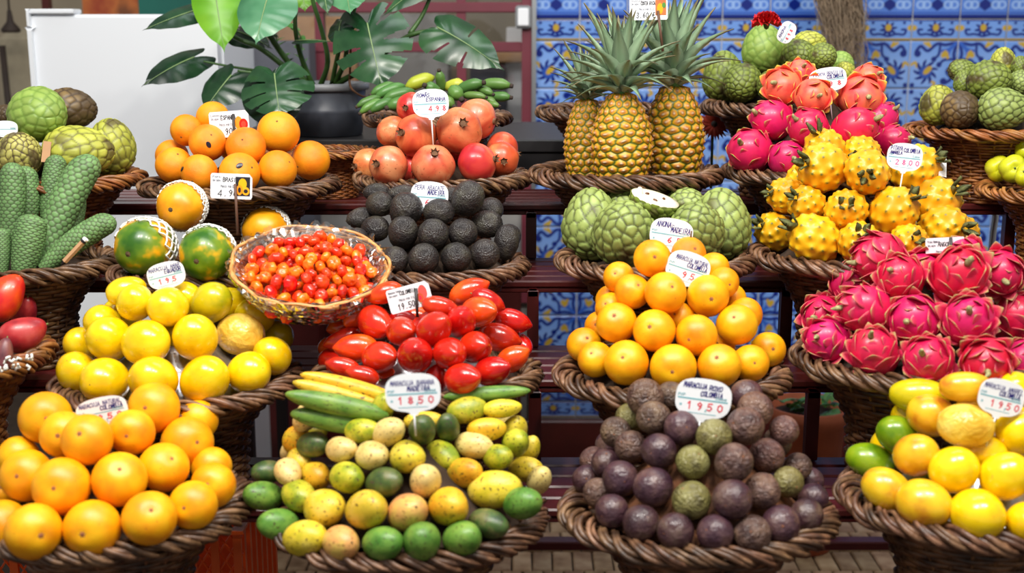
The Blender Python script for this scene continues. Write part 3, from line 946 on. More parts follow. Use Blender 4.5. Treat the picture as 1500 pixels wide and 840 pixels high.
def pome_mesh(seed):
    D, F = gsphere(36, 24)
    th = np.arctan2(D[:, 1], D[:, 0])
    s = np.hypot(D[:, 0], D[:, 1])
    r = 1 + 0.02 * np.cos(6 * th + seed) * s ** 2 + 0.012 * wob(D, seed, 3)
    V = D * r[:, None]
    V[:, 2] *= 0.93
    V[:, 2] += 0.06 * np.exp(-(s / 0.2) ** 2) * (D[:, 2] > 0.4)
    return mesh('pomegranate', V, F)
def crown_mesh(seed):
    rg = random.Random(seed)
    m = MB()
    n = 6
    v, f = [], []
    for ring, (r, z) in enumerate([(0.15, 0.0), (0.125, 0.1), (0.16, 0.2)]):
        for i in range(2 * n):
            a = math.pi * i / n
            zz, rr = z, r
            if ring == 2:
                if i % 2 == 0:
                    zz, rr = z + rg.uniform(0.02, 0.1), r + 0.05
                else:
                    zz, rr = 0.13, 0.135
            v.append((rr * math.cos(a), rr * math.sin(a), zz))
    for ring in range(2):
        for i in range(2 * n):
            j = (i + 1) % (2 * n)
            f.append((ring * 12 + i, ring * 12 + j, ring * 12 + 12 + j, ring * 12 + 12 + i))
    m.add(v, f)
    v2 = [(0.11 * math.cos(math.pi * i / 6), 0.11 * math.sin(math.pi * i / 6), 0.09) for i in range(12)]
    m.add(v2, [tuple(range(12))])
    return m.mesh('crown', False)
proto('pomegranate', [pome_mesh(s) for s in (1, 2, 3)], [('crown', crown_mesh(4), 'pome_crown', T((0, 0, 0.93), scale=(1.15, 1.15, 1.1)))], 0.93)

def edge_field(D, pts):
    dots = D @ pts.T
    srt = np.argsort(-dots, axis=1)[:, :2]
    a1 = np.arccos(np.clip(np.take_along_axis(dots, srt[:, :1], 1)[:, 0], -1, 1))
    a2 = np.arccos(np.clip(np.take_along_axis(dots, srt[:, 1:2], 1)[:, 0], -1, 1))
    return a1, a2, srt[:, 0]
def mixc(a, b, t):
    t = np.clip(t, 0, 1)[:, None]
    return np.asarray(a) * (1 - t) + np.asarray(b) * t
def cherimoya_mesh(seed, n=95, c_in=(166, 180, 92), c_mid=(138, 160, 74), c_edge=(92, 108, 50), brown=0.0, K=1.1, bump=0.05, nu=100, nv=70, bcol=(72, 56, 36)):
    D, F = gsphere(nu, nv)
    rg = np.random.RandomState(seed)
    pts = fib(n) + rg.normal(size=(n, 3)) * 0.055
    pts /= np.linalg.norm(pts, axis=1)[:, None]
    a1, a2, ci = edge_field(D, pts)
    sp = math.sqrt(4 * math.pi / n)
    e = (a2 - a1) / sp
    # every scale overlaps the next like a shingle: higher at its lower (+z) end
    loc = ((D - pts[ci]) @ np.array([0, 0, 1.0])) / sp
    hgt = np.clip(e / 0.32, 0, 1) * (1.0 + 1.1 * loc)
    r = 1 + bump * hgt + 0.03 * wob(D, seed, 2.2)
    z = D[:, 2]
    V = D * r[:, None]
    V[:, :2] *= (1 - 0.14 * z)[:, None]
    V[:, 2] *= K
    C = mixc(L3(c_mid), L3(c_in), np.clip(e / 0.8, 0, 1))
    C = mixc(L3(c_edge), C, np.clip((e - 0.05) / 0.16, 0, 1)) if True else C
    pv = rg.uniform(0.82, 1.12, n)
    C = C * pv[ci][:, None]
    if brown > 0:
        b = np.clip((wob(D, seed + 3, 4) + brown * 2.2 - 1.4) * 2, 0, 1)
        C = mixc(C, L3(bcol), b * 0.85)
        ed = np.clip((0.16 - e) / 0.1, 0, 1) * min(1, brown * 1.2)
        C = mixc(C, L3(bcol), ed)
    return mesh('cherimoya', V, F, C)
CHSTEM = MB().lathe([(0.0, 0.1), (0.06, 0.1), (0.07, 0.02), (0.14, 0.0)], 10).mesh('stem')
def cher_proto(key, meshes):
    proto(key, meshes, [('stem', CHSTEM, 'scar_dark', T((0, 0, -1.1), (math.pi, 0, 0)))], 1.1)
cher_proto('cher_green', [cherimoya_mesh(s, 100, (162, 178, 98), (138, 158, 80), (82, 90, 46), 0.12) for s in (31, 32)])
cher_proto('cher_dark', [cherimoya_mesh(s, 120, (134, 148, 62), (112, 130, 50), (84, 96, 38), 0.3) for s in (33, 34)])
cher_proto('cher_lime', [cherimoya_mesh(35, 85, (150, 176, 84), (134, 164, 72), (112, 142, 56), 0.0, bump=0.03)])
cher_proto('cher_yellow', [cherimoya_mesh(s, 85, (188, 190, 78), (168, 174, 58), (140, 142, 50), 0.42, bump=0.04) for s in (36, 37)])
cher_proto('cher_net', [cherimoya_mesh(38, 130, (200, 194, 112), (178, 170, 80), (66, 46, 30), 0.45, bump=0.035)])
cher_proto('cher_brown', [cherimoya_mesh(39, 70, (134, 110, 66), (100, 78, 48), (64, 46, 34), 0.75, bump=0.04)])

# yellow dragon fruit with bumps
def ydragon_mesh(seed, n=58):
    D, F = gsphere(110, 76)
    rg = np.random.RandomState(seed)
    pts = fib(n) + rg.normal(size=(n, 3)) * 0.05
    pts /= np.linalg.norm(pts, axis=1)[:, None]
    a1, a2, ci = edge_field(D, pts)
    sp = math.sqrt(4 * math.pi / n)
    q = a1 / sp
    r = 1 + 0.055 * np.exp(-(q / 0.2) ** 2) + 0.06 * np.exp(-(q / 0.42) ** 2) + 0.03 * wob(D, seed, 4)
    V = D * r[:, None]
    V[:, 2] *= 1.15
    C = mixc(L3((226, 150, 8)), L3((244, 182, 20)), 0.5 + 0.5 * wob(D, seed + 1, 3))
    C = mixc(C, L3((206, 180, 30)), np.exp(-(q / 0.22) ** 2) * 0.8)
    C = mixc(C, L3((84, 96, 44)), np.exp(-(q / 0.12) ** 4))
    return mesh('yellow_dragon_fruit', V, F, C)
def blade_mesh(L=0.7, w=0.18, bend=0.3, n=7):
    v, f = [], []
    for i in range(n):
        t = i / (n - 1)
        ww = w * (math.sin(math.pi * min(1, 0.25 + 0.75 * t)) ** 0.7) * (1 - 0.5 * t ** 3) if i < n - 1 else 0.015
        y, z = bend * t * t, L * t
        v += [(-ww, y, z), (0, y - 0.25 * w * (1 - t), z), (ww, y, z), (0, y + 0.12 * w, z)]
    for i in range(n - 1):
        for k in range(4):
            a, b = i * 4 + k, i * 4 + (k + 1) % 4
            f.append((a, b, b + 4, a + 4))
    f.append((3, 2, 1, 0)); f.append(tuple((n - 1) * 4 + k for k in range(4)))
    return mesh('blade', v, f)
def dry_tip_mesh(seed):
    rg = random.Random(seed)
    m = MB()
    for i in range(4):
        a = i * 1.6 + rg.uniform(-0.4, 0.4)
        L, w = rg.uniform(0.24, 0.5), rg.uniform(0.08, 0.14)
        v, f = [], []
        for k in range(6):
            t = k / 5
            ww = w * math.sin(math.pi * (0.2 + 0.75 * t))
            out = 0.05 + 0.22 * t * t + 0.05 * math.sin(4 * t)
            z = L * t
            for s in (-1, 1):
                v.append((out * math.cos(a) - s * ww * math.sin(a), out * math.sin(a) + s * ww * math.cos(a), z))
            v.append((out * 0.7 * math.cos(a), out * 0.7 * math.sin(a), z + 0.01))
        for k in range(5):
            for q in range(3):
                x, y = k * 3 + q, k * 3 + (q + 1) % 3
                f.append((x, y, y + 3, x + 3))
        m.add(v, f)
    return m.mesh('dry_tip')
YTIP = [dry_tip_mesh(s) for s in (1, 2, 3)]
proto('ydragon', [ydragon_mesh(s) for s in (41, 42, 43)], [('dry_flower', YTIP, 'ydragon_tip', T((0, 0, 1.04), scale=(1.9, 1.9, 1.5)))], 1.15)

# red dragon fruit: body + separate curling scales
def flap_mesh(c0, c1, c2, lift=0.22, W=0.36, L=0.55):
    v, f, C = [], [], []
    n, m = 7, 5
    for i in range(n):
        t = i / (n - 1)
        w = W * (1 - t ** 2.2) ** 0.8 if i < n - 1 else 0.02
        for j in range(m):
            s = -1 + 2 * j / (m - 1)
            x = s * w
            z = -0.10 + 0.09 + lift * t ** 2 - 0.16 * (s * w / 0.5) ** 2 * (1 - 0.5 * t) - 0.06 * (1 - t)
            v.append((x, L * t - 0.12, z))
            k = min(1, max(0, (t - 0.66) / 0.34)); e = max(0, abs(s) - 0.55) / 0.45 * 0.22 * t
            C.append(mixc(mixc(L3(c0), L3(c1), np.array([t])), L3(c2), np.array([max(k * k, e)]))[0])
    for i in range(n - 1):
        for j in range(m - 1):
            a = i * m + j
            f.append((a, a + 1, a + m + 1, a + m))
    k = len(v)
    for (x, y, z) in list(v):
        v.append((x, y, z - 0.03))
    C = C + C
    for i in range(n - 1):
        for j in range(m - 1):
            a = k + i * m + j
            f.append((a + m, a + m + 1, a + 1, a))
    border = [j for j in range(m)] + [i * m + m - 1 for i in range(1, n)] + [(n - 1) * m + j for j in range(m - 2, -1, -1)] + [i * m for i in range(n - 2, 0, -1)]
    for a, b in zip(border, border[1:] + border[:1]):
        f.append((b, a, a + k, b + k))
    return mesh('scale', v, f, C)
FL_PINK = [flap_mesh((182, 12, 64), (224, 58, 104), (164, 154, 90), l, w, ln) for l, w, ln in ((0.16, 0.46, 0.7), (0.26, 0.4, 0.75), (0.1, 0.5, 0.62))]
FL_ORNG = [flap_mesh((222, 52, 80), (240, 108, 92), (226, 196, 60), l, w, ln) for l, w, ln in ((0.12, 0.52, 0.72), (0.2, 0.44, 0.75))]
FL_SMOOTH = [flap_mesh((192, 14, 74), (214, 34, 88), (150, 160, 70), l, w, ln) for l, w, ln in ((0.06, 0.44, 0.66), (0.12, 0.36, 0.62))]
def dragon_children(flaps, n, seed, z_lo=-0.75, z_hi=0.93, K=1.15):
    rg = random.Random(seed)
    out = []
    for i in range(n):
        z = z_lo + (z_hi - z_lo) * (i + 0.5) / n
        a = i * 2.39996 + rg.uniform(-0.25, 0.25)
        s = math.sqrt(1 - z * z)
        p = Vector((s * math.cos(a), s * math.sin(a), z * K))
        nrm = Vector((s * math.cos(a), s * math.sin(a), z / K)).normalized()
        up = Vector((0, 0, 1))
        y = (up - nrm * up.dot(nrm)).normalized()
        x = y.cross(nrm)
        R = Matrix((x, y, nrm)).transposed().to_4x4()
        k = rg.uniform(0.8, 1.15) * (1.0 if z < 0.6 else 0.72)
        out.append(('scale', flaps[rg.randint(0, len(flaps) - 1)], 'dragon_scale', Matrix.Translation(p * 0.99) @ R @ Matrix.Diagonal((k, k, k, 1))))
    return out
DTIP = [MB().tube([(0, 0, 0), (0.03, 0.02, 0.16), (0.1, 0.04, 0.34), (0.12, 0.05, 0.44)], [0.12, 0.13, 0.11, 0.05], 7).mesh('tip')]
DTIP += [MB().tube([(0, 0, 0), (-0.05, 0.0, 0.18), (-0.06, 0.06, 0.36), (0.0, 0.12, 0.5)], [0.13, 0.12, 0.09, 0.03], 7).mesh('tip')]
DB = [round_mesh(s, 1.15, 0.0, 0.0, 0.03, 26, 18) for s in (51, 52)]
proto('dragon', DB, [('dragon', 24), ('dry_flower', DTIP, 'dragon_tip', T((0, 0, 1.08)))], 1.15)
DCH = {'dragon': [dragon_children(FL_PINK, 30, s) for s in (1, 2, 3)],
       'dragon_orange': [dragon_children(FL_ORNG, 15, s, -0.6, 0.88) for s in (4, 5)],
       'dragon_smooth': [dragon_children(FL_SMOOTH, 14, s, -0.6, 0.9) for s in (6, 7)]}

# ribbed berry
def berry_mesh(seed):
    D, F = gsphere(24, 14)
    th = np.arctan2(D[:, 1], D[:, 0]); s = np.hypot(D[:, 0], D[:, 1])
    r = 1 + 0.2 * np.abs(np.cos(4 * th)) * s ** 1.5 - 0.08
    V = D * r[:, None]
    V[:, 2] *= 0.86
    V[:, 2] -= 0.2 * np.exp(-(s / 0.25) ** 2) * np.sign(D[:, 2])
    return mesh('berry', V, F)
BERRY = berry_mesh(1)
def pepper_mesh():
    D, F = gsphere(40, 22)
    th = np.arctan2(D[:, 1], D[:, 0]); s = np.hypot(D[:, 0], D[:, 1])
    V = D * (1 + 0.12 * np.abs(np.cos(2 * th)) * s)[:, None]
    V[:, 2] *= 0.95
    V[:, 2] -= 0.25 * np.exp(-(s / 0.3) ** 2) * np.sign(D[:, 2])
    return mesh('fruit', V, F)
proto('pepper', [pepper_mesh()], [('stem', NUB, 'stem_green', T((0, 0, 0.7), scale=(1.3, 1.3, 1.6)))], 0.95)
def papaya_mesh(seed):
    D, F = gsphere(40, 28)
    th = np.arctan2(D[:, 1], D[:, 0]); s = np.hypot(D[:, 0], D[:, 1]); z = D[:, 2]
    V = D * (1 + 0.02 * np.cos(5 * th + seed) * s ** 2 + 0.01 * wob(D, seed, 3))[:, None]
    V[:, :2] *= (1 + 0.1 * z)[:, None]
    V[:, 2] *= 1.2
    V[:, 2] -= 0.05 * np.exp(-(s / 0.16) ** 2) * (z > 0.5)
    return mesh('papaya', V, F)
def mango_mesh(seed):
    D, F = gsphere(32, 24)
    z = D[:, 2]
    V = D * (1 + 0.012 * wob(D, seed, 2.5))[:, None]
    V[:, :2] *= (1 - 0.16 * z)[:, None]
    V[:, 0] += 0.16 * (z ** 2)
    V[:, 1] *= 0.9
    V[:, 2] *= 1.3
    return mesh('mango', V, F)
proto('papaya', [papaya_mesh(1), papaya_mesh(2)], [('stem_scar', SCAR_BIG, 'scar_dark', T((0, 0, 1.15), scale=(1, 1, 1.5)))], 1.2)
proto('mango', [mango_mesh(1), mango_mesh(2)], [('stem', NUB, 'stem_green', T((0.16, 0, 1.24)))], 1.3)

def zrot(axis, spin=0.0):
    axis = Vector(axis).normalized()
    q = Vector((0, 0, 1)).rotation_difference(axis)
    return q @ Quaternion((0, 0, 1), spin)

def place(key, name, label, cat, group, loc, axis, scale, mt, spin=None, variant=None, flaps=None, pos=None):
    meshes, kids, K = PROTO[key]
    if variant is None:
        variant = RNG.randint(0, 99)
    o = obj(name, meshes[variant % len(meshes)], M[mt])
    o.rotation_mode = 'QUATERNION'
    o.rotation_quaternion = zrot(axis, RNG.uniform(0, 6.28) if spin is None else spin)
    o.location = loc
    o.scale = (scale, scale, scale) if not hasattr(scale, '__len__') else scale
    for k in kids:
        if k[0] == 'dragon':
            lst = DCH[flaps or 'dragon']
            for (nm, me, mm, mx) in lst[variant % len(lst)]:
                obj(nm, me, M[mm], o, matrix=mx)
            continue
        nm, me, mm, mx = k
        if isinstance(me, list):
            me = me[variant % len(me)]
        obj(nm, me, M[mm], o, matrix=mx)
    tag(o, label, cat, group)
    return o

ORD = ['first', 'second', 'third', 'fourth', 'fifth', 'sixth', 'seventh', 'eighth', 'ninth', 'tenth', 'eleventh', 'twelfth']
ROWN = ['bottom', 'second', 'third', 'fourth', 'fifth', 'sixth', 'seventh']

def view_dir(p):
    return (CAM - Vector(p)).normalized()
def img_axis(p, dx, dy, toward):
    """unit vector with picture-plane part (dx right, dy up) and a part towards the viewer"""
    v = view_dir(p)
    rgt = Vector((1, 0, 0)); rgt = (rgt - v * rgt.dot(v)).normalized()
    up = v.cross(rgt)
    return (rgt * dx + up * dy + v * toward).normalized()

class Item:
    pass

def settle(bk, items, iters=70, maxshift=0.05):
    """push overlapping fruit apart, mostly in depth, keeping them on the pile"""
    for it in items:
        it.off = 0.0
        it.p0 = it.p.copy()
        it.v = (it.p - CAM).normalized()
    for _ in range(iters):
        moved = False
        for i, a in enumerate(items):
            for b in items[i + 1:]:
                dv = b.p - a.p
                need = (a.r + b.r) * 0.96
                L = dv.length
                if L < need:
                    ax = dv.dot(a.v)
                    lat2 = max(0.0, L * L - ax * ax)
                    want = math.sqrt(max(0.0, need * need - lat2))
                    s = 1 if b.key < a.key else -1
                    push = min(0.004, 0.5 * (want - s * ax))
                    if push > 1e-4:
                        moved = True
                        a.off = max(-maxshift, min(maxshift, a.off - s * push))
                        b.off = max(-maxshift, min(maxshift, b.off + s * push))
                        a.p = a.p0 + a.v * a.off
                        b.p = b.p0 + b.v * b.off
        if not moved:
            break
    for it in items:
        it.r *= (it.p - CAM).length / (it.p0 - CAM).length

def pile(bk, zoom, rows, key, name, desc, cat, where, mt, group=None, facing=0.75, kfun=None, spin=None, flaps=None, mshift=0.05, grow=1.0):
    """rows: list of rows (bottom first) of tuples in zoomed coordinates: (x, y, a[, b, angle][, {...}])"""
    ox, oy, s = zoom
    K = PROTO[key][2]
    items = []
    for ri, row in enumerate(rows):
        srt = sorted(row, key=lambda t: t[0])
        for ci, t in enumerate(srt):
            opt = t[-1] if isinstance(t[-1], dict) else {}
            nums = [q for q in t if not isinstance(q, dict)]
            x, y, a = nums[:3]
            b = nums[3] if len(nums) > 3 else a
            ang = nums[4] if len(nums) > 4 else None
            it = Item()
            px, py = ox + x / s, oy + y / s
            it.p = bk.hit(px, py)
            it.p = it.p + (it.p - CAM).normalized() * opt.get('back', 0.0)
            sc = mpp(it.p) / s * grow
            if ang is None and a != b:
                ang = 0 if a > b else 90
            it.big, it.small = max(a, b) * sc, min(a, b) * sc
            it.ang = math.radians(ang or 0)
            it.key = py - (400 if opt.get('back', 0) > 0 else 0)
            it.opt, it.ri, it.ci, it.n = opt, ri, ci, len(srt)
            it.tip = opt.get('tip')
            it.xy = (x, y, max(a, b))
            it.r = math.sqrt(it.big * it.small)
            items.append(it)
    if key[:4] != 'cher' and len(items) > 5:
        med = sorted(i.r for i in items)[len(items) // 2]
        for it in items:
            if it.r < 0.8 * med:
                rn = 0.9 * med
                x, y, a = it.xy
                ccx, ccy = (bk.px[0] - ox) * s, ((bk.px[1] * 0.6 + bk.px[2] * 0.4) - oy) * s
                ux, uy = x - ccx, y - ccy
                n_ = math.hypot(ux, uy) or 1.0
                gr = a * (rn / it.r - 1)
                x, y = x - ux / n_ * gr, y - uy / n_ * gr
                k = rn / it.r
                it.p = bk.hit(ox + x / s, oy + y / s)
                it.p = it.p + (it.p - CAM).normalized() * rn * 0.9
                it.big, it.small, it.r = it.big * k, it.small * k, rn
                it.xy = (x, y, a * k)
                it.tip = None
                it.key -= 400
    settle(bk, items, maxshift=mshift)
    for it in items:
        asp = it.big / it.small
        kk = K
        if it.tip:
            dx, dy = (it.tip[0] - it.xy[0]) / (it.xy[2] * 1.08), -(it.tip[1] - it.xy[1]) / (it.xy[2] * 1.08)
            q = min(0.98, math.hypot(dx, dy))
            n_ = math.hypot(dx, dy) or 1
            axis = img_axis(it.p, dx / n_ * q, dy / n_ * q, math.sqrt(max(0.02, 1 - q * q)))
            scale = it.r / (K ** 0.25)
        elif abs(K - 1) < 0.08 or asp < 1.02:
            sp = 1 - facing
            axis = img_axis(it.p, RNG.uniform(-1, 1) * sp * 2, RNG.uniform(-0.6, 1) * sp * 2, 1)
            scale = (it.r / 1.0) if K < 1.05 else it.r / (1 + 0.15 * (K - 1))
        else:
            sn = math.sqrt(min(1.0, max(0.0, (asp * asp - 1) / (K * K - 1))))
            sg = it.opt.get('flip', 1)
            axis = img_axis(it.p, sg * sn * math.cos(it.ang), sg * sn * math.sin(it.ang), math.sqrt(max(0.0, 1 - sn * sn)))
            ex = max(1.0, asp / K)
            scale = (it.small, it.small, it.small * ex)
        o = it.opt
        kd = o.get('key', key)
        lab = o.get('label')
        if not lab:
            rn = 'top' if it.ri == len(rows) - 1 else ROWN[it.ri]
            pos = 'alone' if it.n == 1 else ('leftmost' if it.ci == 0 else ('rightmost' if it.ci == it.n - 1 else ORD[it.ci] + ' from left'))
            dd = o.get('desc', desc)
            lab = f'{dd}, {pos} in {rn} row {where}'
        it.o = None
        it.o = place(kd, name, lab, cat, group, it.p, axis, scale, o.get('m', mt), spin=spin, flaps=o.get('flaps', flaps))
        if o.get('stem'):
            q = it.o.rotation_quaternion.inverted() @ Vector((0.1, 0, 1)).normalized()
            st = obj('stem', NUB, M['scar_dark'], it.o, loc=q * 0.93, scale=(0.9, 0.9, 2.6))
            st.rotation_mode = 'QUATERNION'; st.rotation_quaternion = zrot(q)
    return items
# ------------------------------------------------------------------ baskets and their fruit
D_ = dict
# front left: orange passion fruit
bA = Basket('large wicker basket of orange passion fruit at the front left', 1, 166, 742, 198, 'pad_brown', 590, 0.025, 0.042)
pile(bA, (0, 540, 2.8), [
    [(8, 645, 105), (137, 670, 117), (378, 657, 118), (613, 615, 112), (793, 562, 101)],
    [(-12, 505, 80), (110, 440, 108), (252, 485, 118), (490, 457, 113), (672, 407, 103), (875, 480, 93)],
    [(75, 362, 85), (262, 272, 98), (357, 292, 106), (540, 262, 95), (768, 305, 108), (868, 405, 84)],
    [(187, 203, 107), (632, 162, 106), (812, 212, 84)]],
    'round', 'passion_fruit', 'glossy orange passion fruit', 'passion fruit', 'of the front left basket', 'orange_passion', 'orange passion fruit in the front left basket', mshift=0.025)

# second step left: yellow passion fruit
bB = Basket('dark wicker basket of lemon-yellow passion fruit on the left side', 2, 262, 556, 176, 'pad_foil', 420, 0.02, 0.036)
pile(bB, (70, 380, 3.5), [
    [(152, 580, 105), (293, 628, 124), (540, 618, 125), (805, 620, 126), (1032, 583, 112), (1150, 495, 100)],
    [(150, 440, 74), (312, 405, 118), (505, 428, 122), (755, 400, 119), (990, 387, 124, 108, -8, D_(m='yellow_wrinkled', desc='pale dented yellow passion fruit')), (1182, 402, 78, D_(m='yellow_passion_green', desc='greenish yellow passion fruit'))],
    [(278, 322, 92), (640, 360, 60, D_(m='yellow_passion_green', desc='half-hidden greenish passion fruit', back=0.03)), (960, 212, 66, D_(back=0.02)), (1060, 292, 98)],
    [(330, 258, 46, D_(back=0.02)), (405, 165, 106, 78, 15), (447, 222, 96), (615, 245, 106), (703, 155, 45, D_(back=0.02)), (840, 220, 105, D_(m='yellow_passion_green', desc='olive-tinged yellow passion fruit'))]],
    'oval', 'passion_fruit', 'shiny lemon-yellow passion fruit', 'passion fruit', 'of the left middle pile', 'yellow_passion', 'yellow passion fruit in the left middle basket', facing=0.6)

# front centre: banana passion fruit
bC = Basket('wicker basket heaped with mottled banana passion fruit at the front centre', 1, 602, 756, 196, 'pad_brown', 598, 0.03, 0.03)
def cc(x, y, a, b=None, ang=None, m='bp_yellow', right=False, desc=None, key=None, **k):
    b = a if b is None else b
    if right:
        x += 220 * 2.8
    names = {'bp_yellow': 'yellow mottled', 'bp_amber': 'amber yellow', 'bp_cream': 'cream-coloured', 'bp_peach': 'peach-blushed', 'bp_lime': 'lime yellow', 'bp_green': 'green', 'bp_dark': 'dark green'}
    o = dict(m=m, desc=(desc or names[m]) + ' banana passion fruit', **k)
    if key:
        o['key'] = key
    return (x, y, a, b, ang if ang is not None else (0 if a >= b else 90), o)
R_ = True
pile(bC, (350, 540, 2.8), [
    [cc(165, 640, 90, 64, -3, 'bp_green', flip=-1), cc(270, 695, 92, 74, 5), cc(420, 715, 78, 71, 0, 'bp_peach'), cc(590, 720, 84, 70, 10, 'bp_green'), cc(135, 710, 80, 78, 80, 'bp_green', R_), cc(300, 700, 80, 72, 20, 'bp_green', R_), cc(410, 640, 84, 62, -15, 'bp_dark', R_), cc(548, 552, 80, 66, 15, 'bp_green', R_)],
    [cc(110, 423, 62, 42, 5, 'bp_dark', flip=-1), cc(100, 525, 84, 60, -8, 'bp_green', desc='bright green', flip=-1), cc(245, 525, 72, 64, -30, 'bp_lime'), cc(350, 575, 88, 77, 0), cc(525, 580, 88, 80, 20), cc(75, 590, 84, 78, 30, 'bp_peach', R_), cc(245, 565, 85, 80, 0, 'bp_amber', R_), cc(435, 498, 112, 78, 5, 'bp_yellow', R_, desc='large smooth yellow')],
    [cc(200, 425, 60, 52, -60, 'bp_cream'), cc(315, 440, 66, 57, -20, 'bp_amber'), cc(445, 450, 72, 64, -10, 'bp_lime'), cc(598, 468, 78, 62, 10, 'bp_dark'), cc(150, 462, 70, 66, 90, 'bp_cream', R_), cc(310, 430, 78, 64, 10, 'bp_amber', R_), cc(560, 415, 74, 52, 0, 'bp_yellow', R_), cc(615, 458, 60, 48, 60, 'bp_cream', R_)],
    [cc(245, 380, 55, 48, -40), cc(305, 312, 66, 52, 5, 'bp_dark'), cc(420, 332, 63, 53, 0, 'bp_cream'), cc(545, 357, 70, 59, 0, 'bp_cream'), cc(75, 362, 74, 69, 0, 'bp_yellow', R_), cc(220, 360, 82, 62, -35, 'bp_lime', R_), cc(445, 365, 62, 51, 5, 'bp_lime', R_), cc(520, 305, 60, 56, 40, 'bp_lime', R_), cc(590, 330, 44, 34, 60, 'bp_yellow', R_)],
    [cc(195, 330, 34, 28, 60, 'bp_cream', back=0.02), cc(217, 285, 44, 36, 60, 'bp_amber'), cc(275, 248, 34, 28, 0, 'bp_lime', back=0.01), cc(505, 255, 70, 52, 5, 'bp_lime'), cc(612, 260, 72, 58, 25, 'bp_cream'), cc(135, 250, 62, 56, 90, 'bp_dark', R_), cc(242, 243, 60, 48, 100, 'bp_dark', R_, desc='olive brown'), cc(350, 315, 80, 56, -10, 'bp_cream', R_), cc(400, 250, 82, 48, 5, 'bp_amber', R_), cc(545, 240, 32, 26, 70, 'bp_yellow', R_)],
    [cc(260, 190, 48, 36, 60, 'bp_cream'), cc(415, 215, 122, 50, -8, 'bp_green', key='banana_passion_long', desc='long green', flip=-1), cc(405, 150, 130, 44, -12, 'bp_green', key='banana_passion_long', desc='long pale green', flip=-1), cc(590, 158, 62, 48, 70, 'bp_lime', back=0.02), cc(150, 182, 46, 24, 5, 'bp_yellow', R_, back=0.01), cc(320, 172, 84, 56, 12, 'bp_lime', R_), cc(460, 215, 72, 36, 0, 'bp_cream', R_, back=0.01)],
    [cc(420, 110, 126, 38, -15, 'bp_yellow', key='banana_passion_long', desc='long yellow', flip=-1), cc(455, 75, 130, 37, -15, 'bp_amber', key='banana_passion_long', desc='long brown-spotted', flip=-1), cc(400, 105, 112, 32, 4, 'bp_green', R_, key='banana_passion_long', desc='long dark green'), cc(465, 165, 80, 40, 5, 'bp_yellow', R_)]],
    'banana_passion', 'banana_passion_fruit', 'mottled banana passion fruit', 'passion fruit', 'of front centre pile', 'bp_yellow', 'banana passion fruit in the front centre basket')

# front right of centre: purple passion fruit
bD = Basket('wicker basket of dark purple passion fruit at the front', 1, 1023, 748, 196, 'pad_straw', 578, 0.022, 0.027)
def pd(x, y, r, m='purple_passion', right=False, **k):
    if right:
        x += 190 * 2.8
    o = dict(m=m, **k)
    o.setdefault('desc', {'purple_passion': 'dark purple passion fruit', 'purple_wrinkled': 'wrinkled brown-purple passion fruit', 'olive_passion': 'olive green passion fruit'}[m])
    return (x, y, r, o)
W_, O_ = 'purple_wrinkled', 'olive_passion'
pile(bD, (820, 540, 2.8), [
    [pd(100, 455, 50), pd(150, 515, 56, W_), pd(215, 588, 71), pd(335, 636, 76), pd(475, 668, 76), pd(105, 675, 75, right=1), pd(257, 680, 77, W_, 1), pd(375, 640, 80, right=1), pd(480, 602, 70, right=1), pd(516, 535, 55, right=1)],
    [pd(120, 378, 40, W_), pd(190, 390, 62), pd(248, 455, 75), pd(382, 488, 82), pd(540, 540, 79, O_), pd(175, 537, 82, right=1), pd(300, 505, 75, W_, 1), pd(405, 467, 65, O_, 1), pd(505, 467, 46, right=1)],
    [pd(183, 308, 36, back=0.02), pd(230, 262, 63, W_), pd(292, 322, 66, W_), pd(405, 338, 72), pd(545, 385, 69, O_), pd(182, 388, 80, W_, 1), pd(318, 358, 72, W_, 1), pd(445, 402, 56, W_, 1)],
    [pd(270, 190, 38, O_, back=0.01), pd(385, 202, 70, W_), pd(500, 245, 71), pd(100, 280, 73, O_, 1), pd(228, 236, 77, W_, 1), pd(365, 305, 55, W_, 1), pd(388, 252, 60, W_, 1)],
    [pd(350, 118, 78, W_), pd(452, 105, 50, W_, back=0.02), pd(232, 110, 66, right=1), pd(268, 170, 74, W_, 1)]],
    'purple', 'passion_fruit', 'dark purple passion fruit', 'passion fruit', 'of the purple pile', 'purple_passion', 'purple passion fruit in the front basket', facing=0.5)

